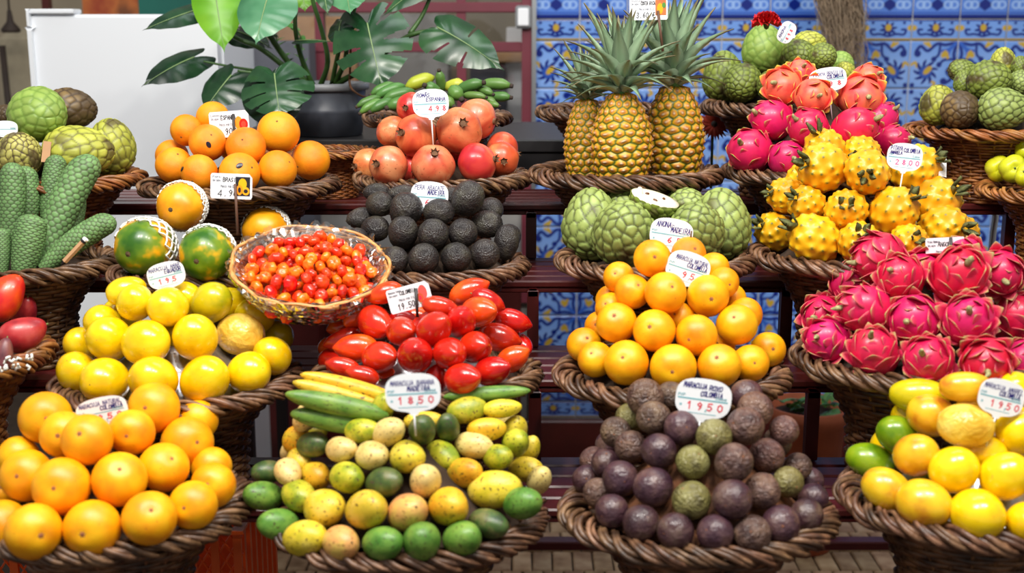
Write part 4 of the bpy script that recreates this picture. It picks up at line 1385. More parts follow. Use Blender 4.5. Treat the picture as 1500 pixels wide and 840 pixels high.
# front right: yellow passion fruit
bE = Basket('dark wicker basket of amber-yellow passion fruit at the front right', 1, 1432, 728, 196, 'pad_foil', 575, 0.022, 0.04)
YG, YA, YW = 'green_passion', 'yellow_amber', 'yellow_wrinkled'
pile(bE, (1230, 530, 2.71), [
    [(120, 395, 98, 70, -20, D_(m=YG, desc='smooth green passion fruit', flip=-1)), (185, 508, 104, 84, -32, D_(m=YA, desc='amber passion fruit', flip=-1)), (335, 565, 110, 97, -15, D_(m=YA, desc='amber passion fruit')), (548, 608, 110, 104, 0, D_(m='yellow_passion')), (748, 640, 88, 84, 0), (900, 560, 100)],
    [(160, 335, 42, D_(back=0.02)), (228, 290, 84, 74, -20, D_(m=YG, desc='rounded green passion fruit', flip=-1)), (305, 372, 92, 86, 20, D_(m=YA, desc='amber passion fruit')), (455, 430, 100, 92, 30), (585, 352, 78, 60, 0, D_(back=0.02)), (660, 455, 104, 95, 30, D_(m='yellow_passion')), (860, 400, 100)],
    [(240, 205, 30, D_(back=0.03)), (365, 215, 98, 84, -20, D_(m=YA, desc='orange-blushed passion fruit')), (500, 255, 112, 84, -8, D_(m=YW, desc='wrinkled pale yellow passion fruit')), (722, 275, 108, 94, 20, D_(m='yellow_passion'))],
    [(315, 135, 118, 70, -6, D_(m='yellow_passion_green', desc='long yellow-green passion fruit', flip=-1)), (500, 100, 102, 60, 0, D_(m=YA, desc='amber passion fruit')), (552, 145, 62, D_(back=0.02)), (712, 100, 58, D_(back=0.01))]],
    'oval', 'passion_fruit', 'glossy yellow passion fruit', 'passion fruit', 'of the front right pile', 'yellow_passion', 'yellow passion fruit in the front right basket', facing=0.6, mshift=0.012)

# second step: tamarillos
bF = Basket('wicker basket of shiny red tamarillos in the middle', 2, 627, 548, 164, 'pad_foil', 430, 0.015, 0.026)
def tm(x, y, a, b, ang, o=False, **k):
    k = dict(k)
    k['m'] = 'tam_orange' if o else 'tam_red'
    k['desc'] = 'orange-red tamarillo' if o else 'deep red tamarillo'
    return (x, y, a, b, ang, k)
pile(bF, (460, 400, 4.412), [
    [tm(105, 577, 76, 66, -30), tm(190, 612, 108, 62, -15, flip=-1), tm(318, 665, 104, 60, -15, flip=-1), tm(490, 692, 92, 66, 15, 1), tm(785, 705, 90, 70, 80), tm(962, 685, 116, 94, 5), tm(1152, 635, 116, 90, 15), tm(1285, 555, 108, 78, 30, 1)],
    [tm(78, 490, 50, 40, 0, 1), tm(190, 425, 124, 62, 20, flip=-1), tm(275, 487, 136, 86, 0, 1, flip=-1), tm(430, 545, 113, 98, 0), tm(655, 530, 112, 108, 90), tm(880, 522, 103, 100, 0), tm(1045, 480, 106, 98, 10), tm(1195, 418, 134, 86, -12), tm(1345, 470, 72, 60, -30)],
    [tm(165, 342, 78, 56, 15, 1, flip=-1), tm(290, 264, 118, 92, 40, 1, flip=-1), tm(398, 322, 116, 100, -35), tm(570, 378, 100, 92, 0), tm(780, 366, 120, 104, 45), tm(950, 313, 98, 94, 90), tm(1068, 252, 114, 94, 5, 1), tm(1285, 312, 118, 76, -15)],
    [tm(460, 132, 112, 66, 20, 1, flip=-1), tm(560, 290, 64, 44, -20, back=0.02), tm(645, 262, 72, 52, 0, 1, back=0.03), tm(715, 292, 84, 46, 35, back=0.015), tm(812, 218, 112, 62, -10, back=0.01), tm(1000, 122, 136, 80, 25, 1), tm(1122, 182, 112, 70, -25)]],
    'tamarillo', 'tamarillo', 'red tamarillo', 'tamarillo', 'of the red pile', 'tam_red', 'tamarillos in the middle basket', grow=1.05)

# second step right: orange passion fruit pyramid
bG = Basket('wicker basket with a pyramid of orange passion fruit right of centre', 2, 985, 546, 168, 'pad_brown', 392, 0.022, 0.034)
pile(bG, (810, 340, 3.231), [
    [(147, 535, 84), (202, 605, 86), (348, 620, 107), (570, 642, 111), (788, 634, 105), (935, 622, 88), (1018, 558, 85)],
    [(188, 445, 40, D_(back=0.02)), (300, 430, 98), (480, 467, 102), (680, 490, 100), (815, 530, 50, D_(back=0.02)), (870, 440, 98), (908, 392, 83)],
    [(247, 312, 45), (257, 355, 58), (375, 282, 85), (532, 288, 100), (605, 395, 60, D_(back=0.03)), (733, 302, 101), (872, 302, 40, D_(back=0.02))],
    [(312, 215, 75), (470, 125, 90), (642, 105, 84, D_(m='orange', desc='stemmed orange passion fruit', back=0.05, stem=True)), (770, 160, 62), (808, 240, 74)]],
    'round', 'passion_fruit', 'orange passion fruit', 'passion fruit', 'of right middle pyramid', 'orange_passion', 'orange passion fruit in the right middle basket')

# second step far right: scaly red dragon fruit
bH = Basket('dark wicker basket of scaly magenta dragon fruit on the right', 2, 1346, 524, 178, 'pad_brown', 375, 0.022, 0.036)
pile(bH, (1160, 330, 3.111), [
    [(165, 530, 105, D_(tip=(118, 515))), (375, 588, 116, D_(tip=(362, 515))), (625, 620, 116, D_(tip=(600, 590))), (885, 622, 116, D_(tip=(890, 665))), (1050, 615, 95, D_(tip=(1080, 600)))],
    [(112, 412, 68, D_(tip=(65, 432))), (335, 385, 116, D_(tip=(232, 375))), (565, 432, 124, D_(tip=(525, 440))), (805, 437, 120, D_(tip=(810, 400))), (1010, 425, 112, D_(tip=(1090, 360)))],
    [(255, 258, 82, D_(tip=(200, 228))), (498, 245, 108, D_(tip=(455, 205))), (755, 232, 132, D_(tip=(795, 180))), (950, 215, 108, D_(tip=(965, 252)))],
    [(400, 145, 116, D_(tip=(300, 170))), (590, 172, 52, D_(back=0.03)), (822, 112, 44, D_(back=0.03))]],
    'dragon', 'dragon_fruit', 'scaly magenta dragon fruit', 'dragon fruit', 'of the lower right pile', 'dragon', 'magenta dragon fruit in the lower right basket', facing=0.7)

# third step right: yellow dragon fruit
bI = Basket('dark wicker basket of knobbly yellow dragon fruit on the right', 3, 1260, 372, 157, 'pad_brown', 245, 0.02, 0.036)
pile(bI, (1050, 180, 3.651), [
    [(312, 582, 102, D_(tip=(243, 548))), (520, 622, 130, D_(tip=(420, 555))), (757, 642, 112, D_(tip=(772, 592))), (1025, 642, 102, D_(tip=(1062, 622))), (1212, 562, 118, D_(tip=(1312, 565))), (1348, 602, 50)],
    [(372, 388, 96, D_(tip=(297, 372))), (482, 438, 98, D_(tip=(425, 400))), (690, 470, 113, D_(tip=(690, 440))), (945, 472, 126, D_(tip=(1032, 400))), (1172, 427, 128, D_(tip=(1262, 368)))],
    [(432, 285, 56, D_(tip=(380, 262))), (568, 240, 130, D_(tip=(485, 215))), (805, 262, 120, D_(tip=(802, 280))), (1060, 250, 126, D_(tip=(1165, 195)))],
    [(580, 148, 110, D_(tip=(540, 55), back=0.03)), (770, 152, 84, D_(back=0.03))]],
    'ydragon', 'yellow_dragon_fruit', 'knobbly yellow dragon fruit', 'dragon fruit', 'of the yellow pile', 'ydragon', 'yellow dragon fruit in the right basket', facing=0.6)

# fourth step right: smoother red dragon fruit
bJ = Basket('dark wicker basket of smooth pink dragon fruit below the tiled wall', 4, 1200, 250, 136, 'pad_brown', 100, 0.018, 0.033)
FO = dict(m='dragon_orange', flaps='dragon_orange', desc='coral and yellow dragon fruit')
pile(bJ, (1020, 20, 3.5), [
    [(280, 706, 118, D_(tip=(232, 668))), (460, 745, 96, D_(tip=(495, 740))), (700, 740, 100, D_(back=0.02)), (1005, 655, 86, D_(tip=(1085, 635)))],
    [(390, 546, 108, D_(tip=(310, 515))), (577, 587, 106, D_(tip=(520, 545))), (810, 592, 116, D_(tip=(908, 545))), (932, 550, 97, D_(tip=(1005, 490)))],
    [(447, 382, 102, D_(tip=(408, 355), **FO)), (595, 422, 98, D_(tip=(625, 425), **FO)), (840, 432, 115, D_(tip=(880, 425), **FO))],
    [(520, 308, 66, D_(tip=(560, 268), back=0.02, **FO)), (872, 342, 82, D_(tip=(925, 312), back=0.015, **FO))]],
    'dragon', 'dragon_fruit', 'smooth pink dragon fruit', 'dragon fruit', 'of the upper pile', 'dragon', 'pink dragon fruit in the upper basket', flaps='dragon_smooth', facing=0.6)

# fifth step: cherimoyas under the carnation
bK = Basket('wicker basket of cherimoyas topped by a red carnation', 5, 1152, 156, 119, 'pad_brown', 70, 0.03, 0.04, body='wicker', ys=0.8)
def ch(x, y, a, b, lab, key, **k):
    return (x, y, a, b, 90 if b > a else 0, D_(key=key, label=lab, m='cher', **k))
pile(bK, (1020, 20, 3.5), [
    [ch(140, 322, 102, 126, 'dark olive cherimoya at the left edge of the carnation basket', 'cher_dark', back=0.03), ch(230, 357, 97, 97, 'mid-green cherimoya leaning on the rim of the carnation basket', 'cher_dark'), ch(392, 365, 78, 80, 'half-hidden cherimoya behind the coral dragon fruit', 'cher_dark'), ch(760, 305, 56, 60, 'olive cherimoya low behind the white pitaya price tag', 'cher_yellow', back=0.01)],
    [ch(345, 182, 108, 126, 'large pale green cherimoya carrying the red carnation', 'cher_lime', key2=0), ch(525, 222, 86, 84, 'dark green cherimoya right of the carnation fruit', 'cher_dark'), ch(650, 222, 70, 68, 'dented dark green cherimoya beside the hanging dried moss', 'cher_dark'), ch(742, 262, 68, 66, 'bright light green cherimoya under the dried moss', 'cher_lime', back=0.01)],
    [ch(582, 148, 80, 58, 'yellow-green cherimoya at the back top of the carnation basket', 'cher_yellow', back=0.03)]],
    'cher_dark', 'cherimoya', 'cherimoya', 'cherimoya', '', 'cher', 'cherimoyas in the carnation basket', mshift=0.05)

# fifth step far right: cherimoyas
bL = Basket('tall wicker basket of dark green cherimoyas at the far right', 5, 1462, 190, 132, 'pad_brown', 100, 0.035, 0.04, d=2.62, body='wicker_warm', rim='wicker_warm', ys=0.8)
pile(bL, (1320, 60, 3.5), [
    [ch(190, 327, 92, 100, 'olive cherimoya at the left rim of the far right basket', 'cher_yellow'), ch(305, 357, 97, 97, 'brown-shaded cherimoya, second from left, far right basket', 'cher_brown', m2=0), ch(522, 352, 120, 104, 'large broad green cherimoya at the front of the far right basket', 'cher_green')],
    [ch(325, 215, 52, 62, 'narrow shaded cherimoya between two others in the far right basket', 'cher_dark', back=0.02), ch(452, 205, 106, 98, 'dark glossy cherimoya on the second layer, far right basket', 'cher_dark'), ch(622, 215, 66, 62, 'bright green cherimoya cut by the right picture edge', 'cher_green')],
    [ch(312, 152, 70, 56, 'small dark cherimoya at the upper left of far right basket', 'cher_dark', back=0.02), ch(522, 112, 64, 78, 'yellow-green pear-shaped cherimoya on top of far right basket', 'cher_yellow', back=0.02), ch(612, 130, 44, 50, 'dark cherimoya at the top right picture edge', 'cher_dark', back=0.02)]],
    'cher_dark', 'cherimoya', 'cherimoya', 'cherimoya', '', 'cher', 'cherimoyas in the far right basket', mshift=0.05)

# fourth step far right: yellow-green fruit
bM = Basket('light wicker basket of lobed yellow-green fruit at the right edge', 4, 1572, 279, 132, 'pad_brown', 215, 0.025, 0.04, body='wicker_warm', rim='wicker_warm')
pile(bM, (1320, 60, 3.5), [
    [(500, 655, 62, D_(label='leftmost lobed yellow-green fruit at the right edge')), (575, 655, 66, D_(label='second lobed yellow-green fruit from left at the right edge')), (650, 690, 60, D_(label='lobed yellow-green fruit cut off at the lower right edge'))],
    [(640, 560, 52, D_(label='upper lobed yellow-green fruit at the right picture edge', back=0.02))]],
    'pepper', 'lobed_fruit', 'lobed yellow-green fruit', 'fruit', '', 'pepper', 'yellow-green fruit at the right edge')

# third step: big scaled anonas
bN = Basket('wicker basket of large pale green custard apples in the centre right', 3, 960, 380, 142, 'pad_brown', 300, 0.035, 0.05)
pile(bN, (760, 240, 3.0), [
    [ch(320, 272, 122, 152, 'large smooth-scaled custard apple at the left of its basket', 'cher_green', back=0.03), ch(465, 305, 138, 142, 'large custard apple with brown scale edges, left of price tag', 'cher_green'), ch(775, 300, 124, 128, 'custard apple right of its price tag', 'cher_green'), ch(890, 268, 124, 148, 'large custard apple at the right of its basket', 'cher_green', back=0.03)],
    [ch(462, 190, 84, 78, 'hidden custard apple behind the two left ones', 'cher_green', back=0.07), ch(622, 222, 62, 58, 'small custard apple between the larger ones behind the tag', 'cher_green', back=0.03), ch(735, 185, 86, 80, 'custard apple at the back beside the cut half', 'cher_green', back=0.07)]],
    'cher_green', 'custard_apple', 'custard apple', 'custard apple', '', 'cher', 'custard apples in the centre right basket', mshift=0.05)
# cut half on top
hp = bN.hit(760 + 600 / 3, 240 + 150 / 3)
hp = hp + (CAM - hp).normalized() * 0.03
sc = mpp(hp) / 3
half = empty('cut_custard_apple', hp)
D2, F2 = gsphere(100, 70)
hm = PROTO['cher_dark'][0][0]
co = np.zeros(len(hm.vertices) * 3); hm.vertices.foreach_get('co', co); co = co.reshape(-1, 3)
cl = np.zeros(len(hm.vertices) * 4, dtype=np.float32); hm.color_attributes['Col'].data.foreach_get('color', cl); cl = cl.reshape(-1, 4)
keep = co[:, 2] <= 0.02
idx = -np.ones(len(co), int); idx[keep] = np.arange(keep.sum())
hf = [tuple(idx[list(f)]) for f in F2 if all(keep[i] for i in f)]
ax = img_axis(hp, 0.3, 0.92, 0.26)
rind = obj('rind', mesh('rind', co[keep], hf, cl[keep]), M['cher'], half, scale=(105 * sc, 105 * sc, 82 * sc))
rind.rotation_mode = 'QUATERNION'; rind.rotation_quaternion = zrot(ax)
ringr = np.hypot(co[keep][:, 0], co[keep][:, 1])[co[keep][:, 2] > -0.06].mean()
fl = obj('flesh', MB().lathe([(0.0, 0.02), (ringr * 0.3, -0.02), (ringr * 0.75, 0.03), (ringr * 0.99, 0.0), (ringr * 0.9, -0.25), (0.0, -0.3)], 28).mesh('flesh'), M['cher_flesh'], rind)
obj('core', MB().lathe([(0.0, 0.34), (0.08, 0.3), (0.2, 0.0)], 10).mesh('core'), M['cher_flesh'], rind, loc=(-0.72, 0.1, 0))
SEED = round_mesh(3, 1.6, 0.1, 0.0, 0.0, 12, 8)
for k in range(3):
    obj('seed', SEED, M['seed'], rind, loc=(0.42 * math.cos(2.1 * k + 0.4), 0.42 * math.sin(2.1 * k + 0.4), 0.02), rot=(1.4, 0, 2.1 * k), scale=(0.07, 0.07, 0.07))
tag(half, 'cut custard apple half with white flesh on top of the pile', 'custard apple')

# third step: avocados
bS = Basket('wicker basket of black rough-skinned avocados in the centre', 3, 636, 388, 135, 'pad_brown', 280, 0.022, 0.032)
pile(bS, (500, 250, 4.668), [
    [(365, 607, 92), (560, 610, 108), (780, 592, 104), (980, 567, 102), (1130, 492, 84, 120, 85), (110, 470, 80)],
    [(118, 325, 84, 64, 10, D_(back=0.01)), (230, 398, 98, 88, 0), (422, 430, 102, 116, 80), (630, 436, 108), (832, 425, 102), (990, 367, 112, 94, 5), (1182, 455, 46, D_(back=0.02))],
    [(258, 230, 94, 86, 0), (445, 265, 116, 116), (665, 282, 106, 90, 0), (862, 195, 128, 108, 60), (1032, 262, 73, D_(back=0.01))],
    [(240, 150, 94, 66, 0, D_(back=0.02)), (402, 135, 72, 46, 0, D_(back=0.03)), (762, 175, 66, D_(back=0.03))]],
    'avocado', 'avocado', 'rough black avocado', 'avocado', 'of the avocado pile', 'avocado', 'avocados in the centre basket')

# fourth step: pomegranates
bQ = Basket('wicker basket of red pomegranates', 4, 648, 260, 127, 'pad_brown', 165, 0.025, 0.042)
PM = lambda tip, m='pome', **k: D_(tip=tip, m=m, **k)
pile(bQ, (500, 90, 4.2), [
    [(165, 632, 97, PM((82, 645), 'pome')), (290, 640, 121, PM((215, 630))), (565, 642, 132, PM((575, 565))), (835, 627, 122, PM((952, 600), 'pome_red')), (985, 602, 106, PM((1000, 615), 'pome_red')), (412, 690, 55, D_(m='pome_red', back=0.04))],
    [(312, 432, 97, PM((232, 365), 'pome', back=0.01)), (460, 457, 129, PM((368, 438), 'pome_red')), (725, 427, 140, PM((750, 380))), (990, 535, 102, PM((1095, 575), 'pome_red', back=0.02)), (680, 585, 55, D_(m='pome_red', back=0.04))],
    [(420, 268, 74, D_(m='pome_red', back=0.03)), (832, 357, 126, PM((950, 370), back=0.02))]],
    'pomegranate', 'pomegranate', 'ripe red pomegranate', 'pomegranate', 'of the pomegranate pile', 'pome', 'pomegranates in the centre basket')

# third step left: papayas in foam nets
bU = Basket('wicker basket of papayas in foam nets left of the berry tray', 3, 303, 393, 138, 'pad_brown', 330, 0.05, 0.06)
def net_mesh(K, z0, z1, cut=0.0, seed=0, rows=9, n=16):
    """stretchy foam net: diamond lattice hugging the fruit between heights z0 and z1"""
    m = MB()
    rg = random.Random(seed)
    def pt(i, j):
        z = z0 + (z1 - z0) * j / rows
        s = math.sqrt(max(0.02, 1 - z * z))
        a = 2 * math.pi * (i + 0.5 * (j % 2)) / n + 0.03 * math.sin(i * 3 + j)
        r = (1.045 + 0.012 * math.sin(i * 2.1 + j)) * s * (1 + 0.1 * z)
        return Vector((r * math.cos(a), r * math.sin(a), K * z * 1.04))
    for j in range(rows):
        for i in range(n):
            for di in (0, 1):
                i2 = i + (di if j % 2 else di - 1)
                p, q = pt(i, j), pt(i2, j + 1)
                mid = (p + q) * 0.5
                rr = math.hypot(mid.x, mid.y)
                tgt = 0.5 * (math.hypot(p.x, p.y) + math.hypot(q.x, q.y)) * 1.03
                mid.x *= tgt / rr; mid.y *= tgt / rr
                m.tube([p, mid, q], 0.034, 5, caps=False)
    return m.mesh('foam_net')
def papaya(zx, zy, a, b, tip, m, lab, back, net):
    px, py = 150 + zx / 4.667, 250 + zy / 4.667
    p = bU.hit(px, py)
    p = p + (p - CAM).normalized() * back
    r = math.sqrt(a * b) * mpp(p) / 4.667
    dx, dy = (tip[0] - zx) / (a * 1.1), -(tip[1] - zy) / (a * 1.1)
    q = min(0.97, math.hypot(dx, dy))
    ax = img_axis(p, dx, dy, math.sqrt(1 - q * q))
    o = place('papaya', 'papaya', lab, 'papaya', 'papayas in the left basket', p, ax, r / 1.04, m, variant=0)
    nt = obj('foam_net', net, M['foam'], o); nt['kind'] = 'stuff'
    return o
papaya(300, 522, 208, 198, (180, 572), 'papaya', 'green and yellow papaya at the left with a torn foam net', 0.0, net_mesh(1.2, -0.9, 0.32, 0, 1, 7, 15))
papaya(722, 562, 204, 180, (642, 625), 'papaya', 'green papaya with yellow patches behind the yellow passion fruit', 0.0, net_mesh(1.2, -0.9, 0.05, 0, 2, 7, 20))
papaya(548, 242, 178, 158, (465, 270), 'papaya_yellow', 'ripe yellow papaya lying on top of the two green ones', -0.01, net_mesh(1.2, -0.95, 0.2, 0, 3, 12, 26))
papaya(1125, 405, 180, 148, (1060, 440), 'papaya_yellow', 'ripe yellow papaya beside the berry tray', 0.04, net_mesh(1.2, -0.95, 0.25, 0, 4, 12, 26))

# fourth step left: oranges
bV = Basket('wicker basket of oranges in front of the monstera pot', 4, 352, 270, 141, 'pad_brown', 185, 0.025, 0.045)
orr = pile(bV, (200, 140, 5.0), [
    [(275, 512, 136), (460, 567, 136), (755, 568, 152), (1035, 542, 142), (1275, 475, 145)],
    [(215, 442, 78, D_(back=0.02)), (520, 345, 137), (800, 377, 147), (690, 300, 60, D_(back=0.04))],
    [(365, 255, 117), (548, 148, 102, D_(back=0.03)), (1040, 270, 157)]],
    'orange', 'orange', 'bright round orange', 'orange', 'of the orange pile', 'orange', 'oranges in the upper left basket', facing=0.45)
STK = MB().lathe([(0.0, 0.012), (0.13, 0.008), (0.15, 0.0)], 16).mesh('sticker')
for k, (u, w) in ((1, (-0.85, 0.2)), (2, (0.0, 0.35)), (6, (0.05, -0.1))):
    it = orr[k]
    a_ = img_axis(it.p, u, w, 0.9 if k != 1 else 0.35)
    q = it.o.rotation_quaternion.inverted() @ a_
    st = obj('sticker', STK, M['sticker'], it.o, loc=q * 0.985, scale=(0.8, 1.2, 1))
    st.rotation_mode = 'QUATERNION'; st.rotation_quaternion = zrot(q)

# fifth step: shallow empty-looking basket behind oranges and pomegranates
bW = Basket('shallow brown wicker basket between the oranges and pomegranates', 5, 478, 222, 84, None, d=2.66, body='wicker_warm', rim='wicker_warm', ys=0.75)
# fifth step: basket behind the pineapples
bP = Basket('wicker basket standing empty behind the pineapples', 5, 905, 163, 116, None, ys=0.8)

# fourth step far left: cherimoyas
bX = Basket('reddish wicker basket of cherimoyas at the far left', 4, 62, 262, 142, 'pad_brown', 180, 0.035, 0.045, body='wicker_warm', rim='wicker_warm')
pile(bX, (0, 120, 2.8), [
    [ch(78, 300, 92, 96, 'yellow cherimoya with dark netted skin at the left edge', 'cher_net'), ch(322, 290, 142, 106, 'broad yellow-green cherimoya at the front of the far left basket', 'cher_yellow'), ch(458, 268, 96, 116, 'spotted olive cherimoya at the right of the far left basket', 'cher_yellow')],
    [ch(25, 142, 50, 50, 'brownish cherimoya cut by the left picture edge', 'cher_brown', back=0.02), ch(160, 137, 112, 112, 'bright green smooth cherimoya on top at the left', 'cher_lime'), ch(290, 112, 104, 86, 'brown overripe cherimoya in front of the refrigerator', 'cher_brown', back=0.02)]],
    'cher_yellow', 'cherimoya', 'cherimoya', 'cherimoya', '', 'cher', 'cherimoyas in the far left basket', mshift=0.05)

# third step far left: monstera fruit
bY = Basket('brown wicker basket of upright green monstera fruit at the left', 3, 26, 385, 142, 'pad_brown', 345, 0.02, 0.03, body='wicker')
def hexfruit_mesh(nrow=25, ncol=12, seed=0):
    """unit: radius 1 at the middle, along +Z from 0 to 1 (scaled to length); hex plates"""
    nu, nv = 120, 130
    verts, C = [], []
    rg = np.random.RandomState(seed)
    us = np.arange(nu) / nu
    vs = np.linspace(0, 1, nv)
    U, V = np.meshgrid(us, vs)
    u, v = U.ravel(), V.ravel()
    best = np.full(u.shape, 9.0); sec = np.full(u.shape, 9.0)
    cid = np.zeros(u.shape, int)
    j0 = np.floor(v * nrow).astype(int)
    for dj in (-1, 0, 1):
        j = j0 + dj
        off = 0.5 * (j % 2)
        i0 = np.round(u * ncol - off)
        for di in (-1, 0, 1):
            i = i0 + di
            dx = (u * ncol - off - i) * 1.0
            dy = (v * nrow - (j + 0.5)) * 0.88
            d = np.hypot(dx, dy)
            nearer = d < best
            sec = np.where(nearer, best, np.minimum(sec, d))
            cid = np.where(nearer, ((i % ncol) + 37 * j).astype(int), cid)
            best = np.where(nearer, d, best)
    e = sec - best
    prof = np.clip(np.sin(np.pi * np.clip(0.1 + 0.62 * v, 0, 1)) ** 0.55, 0, 1) * np.sqrt(np.clip(1 - np.clip((v - 0.86) / 0.14, 0, 1) ** 2, 0, 1))
    h = 1 + 0.06 * np.clip(e / 0.3, 0, 1) - 0.03
    R = prof * h
    a = 2 * np.pi * u
    pv = 0.78 + 0.4 * rg.rand(4000)
    Cc = mixc(L3((72, 78, 54)), L3((104, 142, 84)), np.clip(e / 0.3, 0, 1)) * pv[cid % 4000][:, None]
    X = np.stack([R * np.cos(a), R * np.sin(a), v], 1)
    faces = [(jj * nu + ii, jj * nu + (ii + 1) % nu, (jj + 1) * nu + (ii + 1) % nu, (jj + 1) * nu + ii) for jj in range(nv - 1) for ii in range(nu)]
    faces.append(tuple(range(nu - 1, -1, -1)))
    return X, faces, Cc
HX = hexfruit_mesh()
def monstera_fruit(z0, z1, hw, d0, d1, lab, bend=0.1):
    a, b = P(z0[0] / 2.8, 120 + z0[1] / 2.8, d0), P(z1[0] / 2.8, 120 + z1[1] / 2.8, d1)
    L = (b - a).length
    r = hw / 2.8 * mpp((a + b) / 2)
    X, F, C = HX
    X = X.copy()
    t = X[:, 2].copy()
    X[:, 0] = X[:, 0] * r + bend * L * np.sin(np.pi * t * 0.9)
    X[:, 1] *= r
    X[:, 2] *= L
    o = obj('monstera_fruit', mesh('monstera_fruit', X, F, C), M['mon_fruit'])
    o.location = a
    o.rotation_mode = 'QUATERNION'
    o.rotation_quaternion = zrot(b - a)
    obj('tip', NUB, M['scar_dark'], o, loc=(bend * L * math.sin(math.pi * 0.9), 0, L * 0.99), scale=(0.12 * r / 0.2, 0.12 * r / 0.2, 0.02))
    tag(o, lab, 'monstera fruit', 'monstera fruit in the left basket')
monstera_fruit((28, 690), (50, 330), 52, 2.19, 2.22, 'upright green monstera fruit at the left edge behind the short ones', 0.03)
monstera_fruit((105, 640), (98, 345), 50, 2.25, 2.28, 'green monstera fruit second from left in the back', 0.03)
monstera_fruit((190, 560), (236, 300), 44, 2.27, 2.31, 'short green monstera fruit at the back beside the yellow cherimoya', 0.0)
monstera_fruit((180, 760), (392, 305), 66, 2.17, 2.25, 'longest green monstera fruit leaning to the right', -0.06)
monstera_fruit((170, 770), (475, 565), 50, 2.12, 2.16, 'green monstera fruit lying low to the right over the rim', -0.05)
monstera_fruit((85, 800), (135, 545), 62, 2.1, 2.13, 'short upright green monstera fruit at the front left', 0.02)
monstera_fruit((5, 800), (6, 600), 38, 2.1, 2.12, 'green monstera fruit cut off by the left picture edge', 0.0)
monstera_fruit((290, 690), (330, 470), 30, 2.27, 2.3, 'small green monstera fruit tucked behind the longest one', 0.0)

# second step far left: mangoes
bZ = Basket('light brown wicker basket of red mangoes at the left edge', 2, -96, 522, 164, 'pad_brown', 440, 0.03, 0.04, body='wicker_warm', rim='wicker_warm')
pile(bZ, (0, 380, 3.231), [
    [(12, 457, 52, 88, 80, D_(m='mango_purple', label='dull purple mango cut by the left edge')), (112, 357, 112, 84, 20, D_(m='mango_crimson', label='crimson pointed mango above the white foam'))],
    [(20, 178, 92, 122, 60, D_(m='mango_red', label='bright red-orange mango at the left edge below monstera fruit')), (112, 238, 78, 66, 80, D_(m='mango_crimson', label='crimson mango behind the pointed one', back=0.03))]],
    'mango', 'mango', 'mango', 'mango', '', 'mango_red', 'mangoes in the left basket', mshift=0.05)
fp = bZ.hit(25, 531)
for k in range(14):
    g = MB().tube([(0, 0, 0), (0.004, 0.003, 0.004), (0.008, 0.0, 0.002)], 0.0022, 6)
    q = fp + Vector((RNG.uniform(-0.022, 0.022), RNG.uniform(-0.012, 0.012), RNG.uniform(-0.014, 0.014))) + (CAM - fp).normalized() * 0.02
    o = obj('foam_peanut', g.mesh('foam_peanut'), M['foam'], loc=q, rot=(RNG.uniform(0, 6), RNG.uniform(0, 6), RNG.uniform(0, 6)))
    tag(o, 'small white foam scrap beside the crimson mango', 'foam', 'white foam scraps in the mango basket')
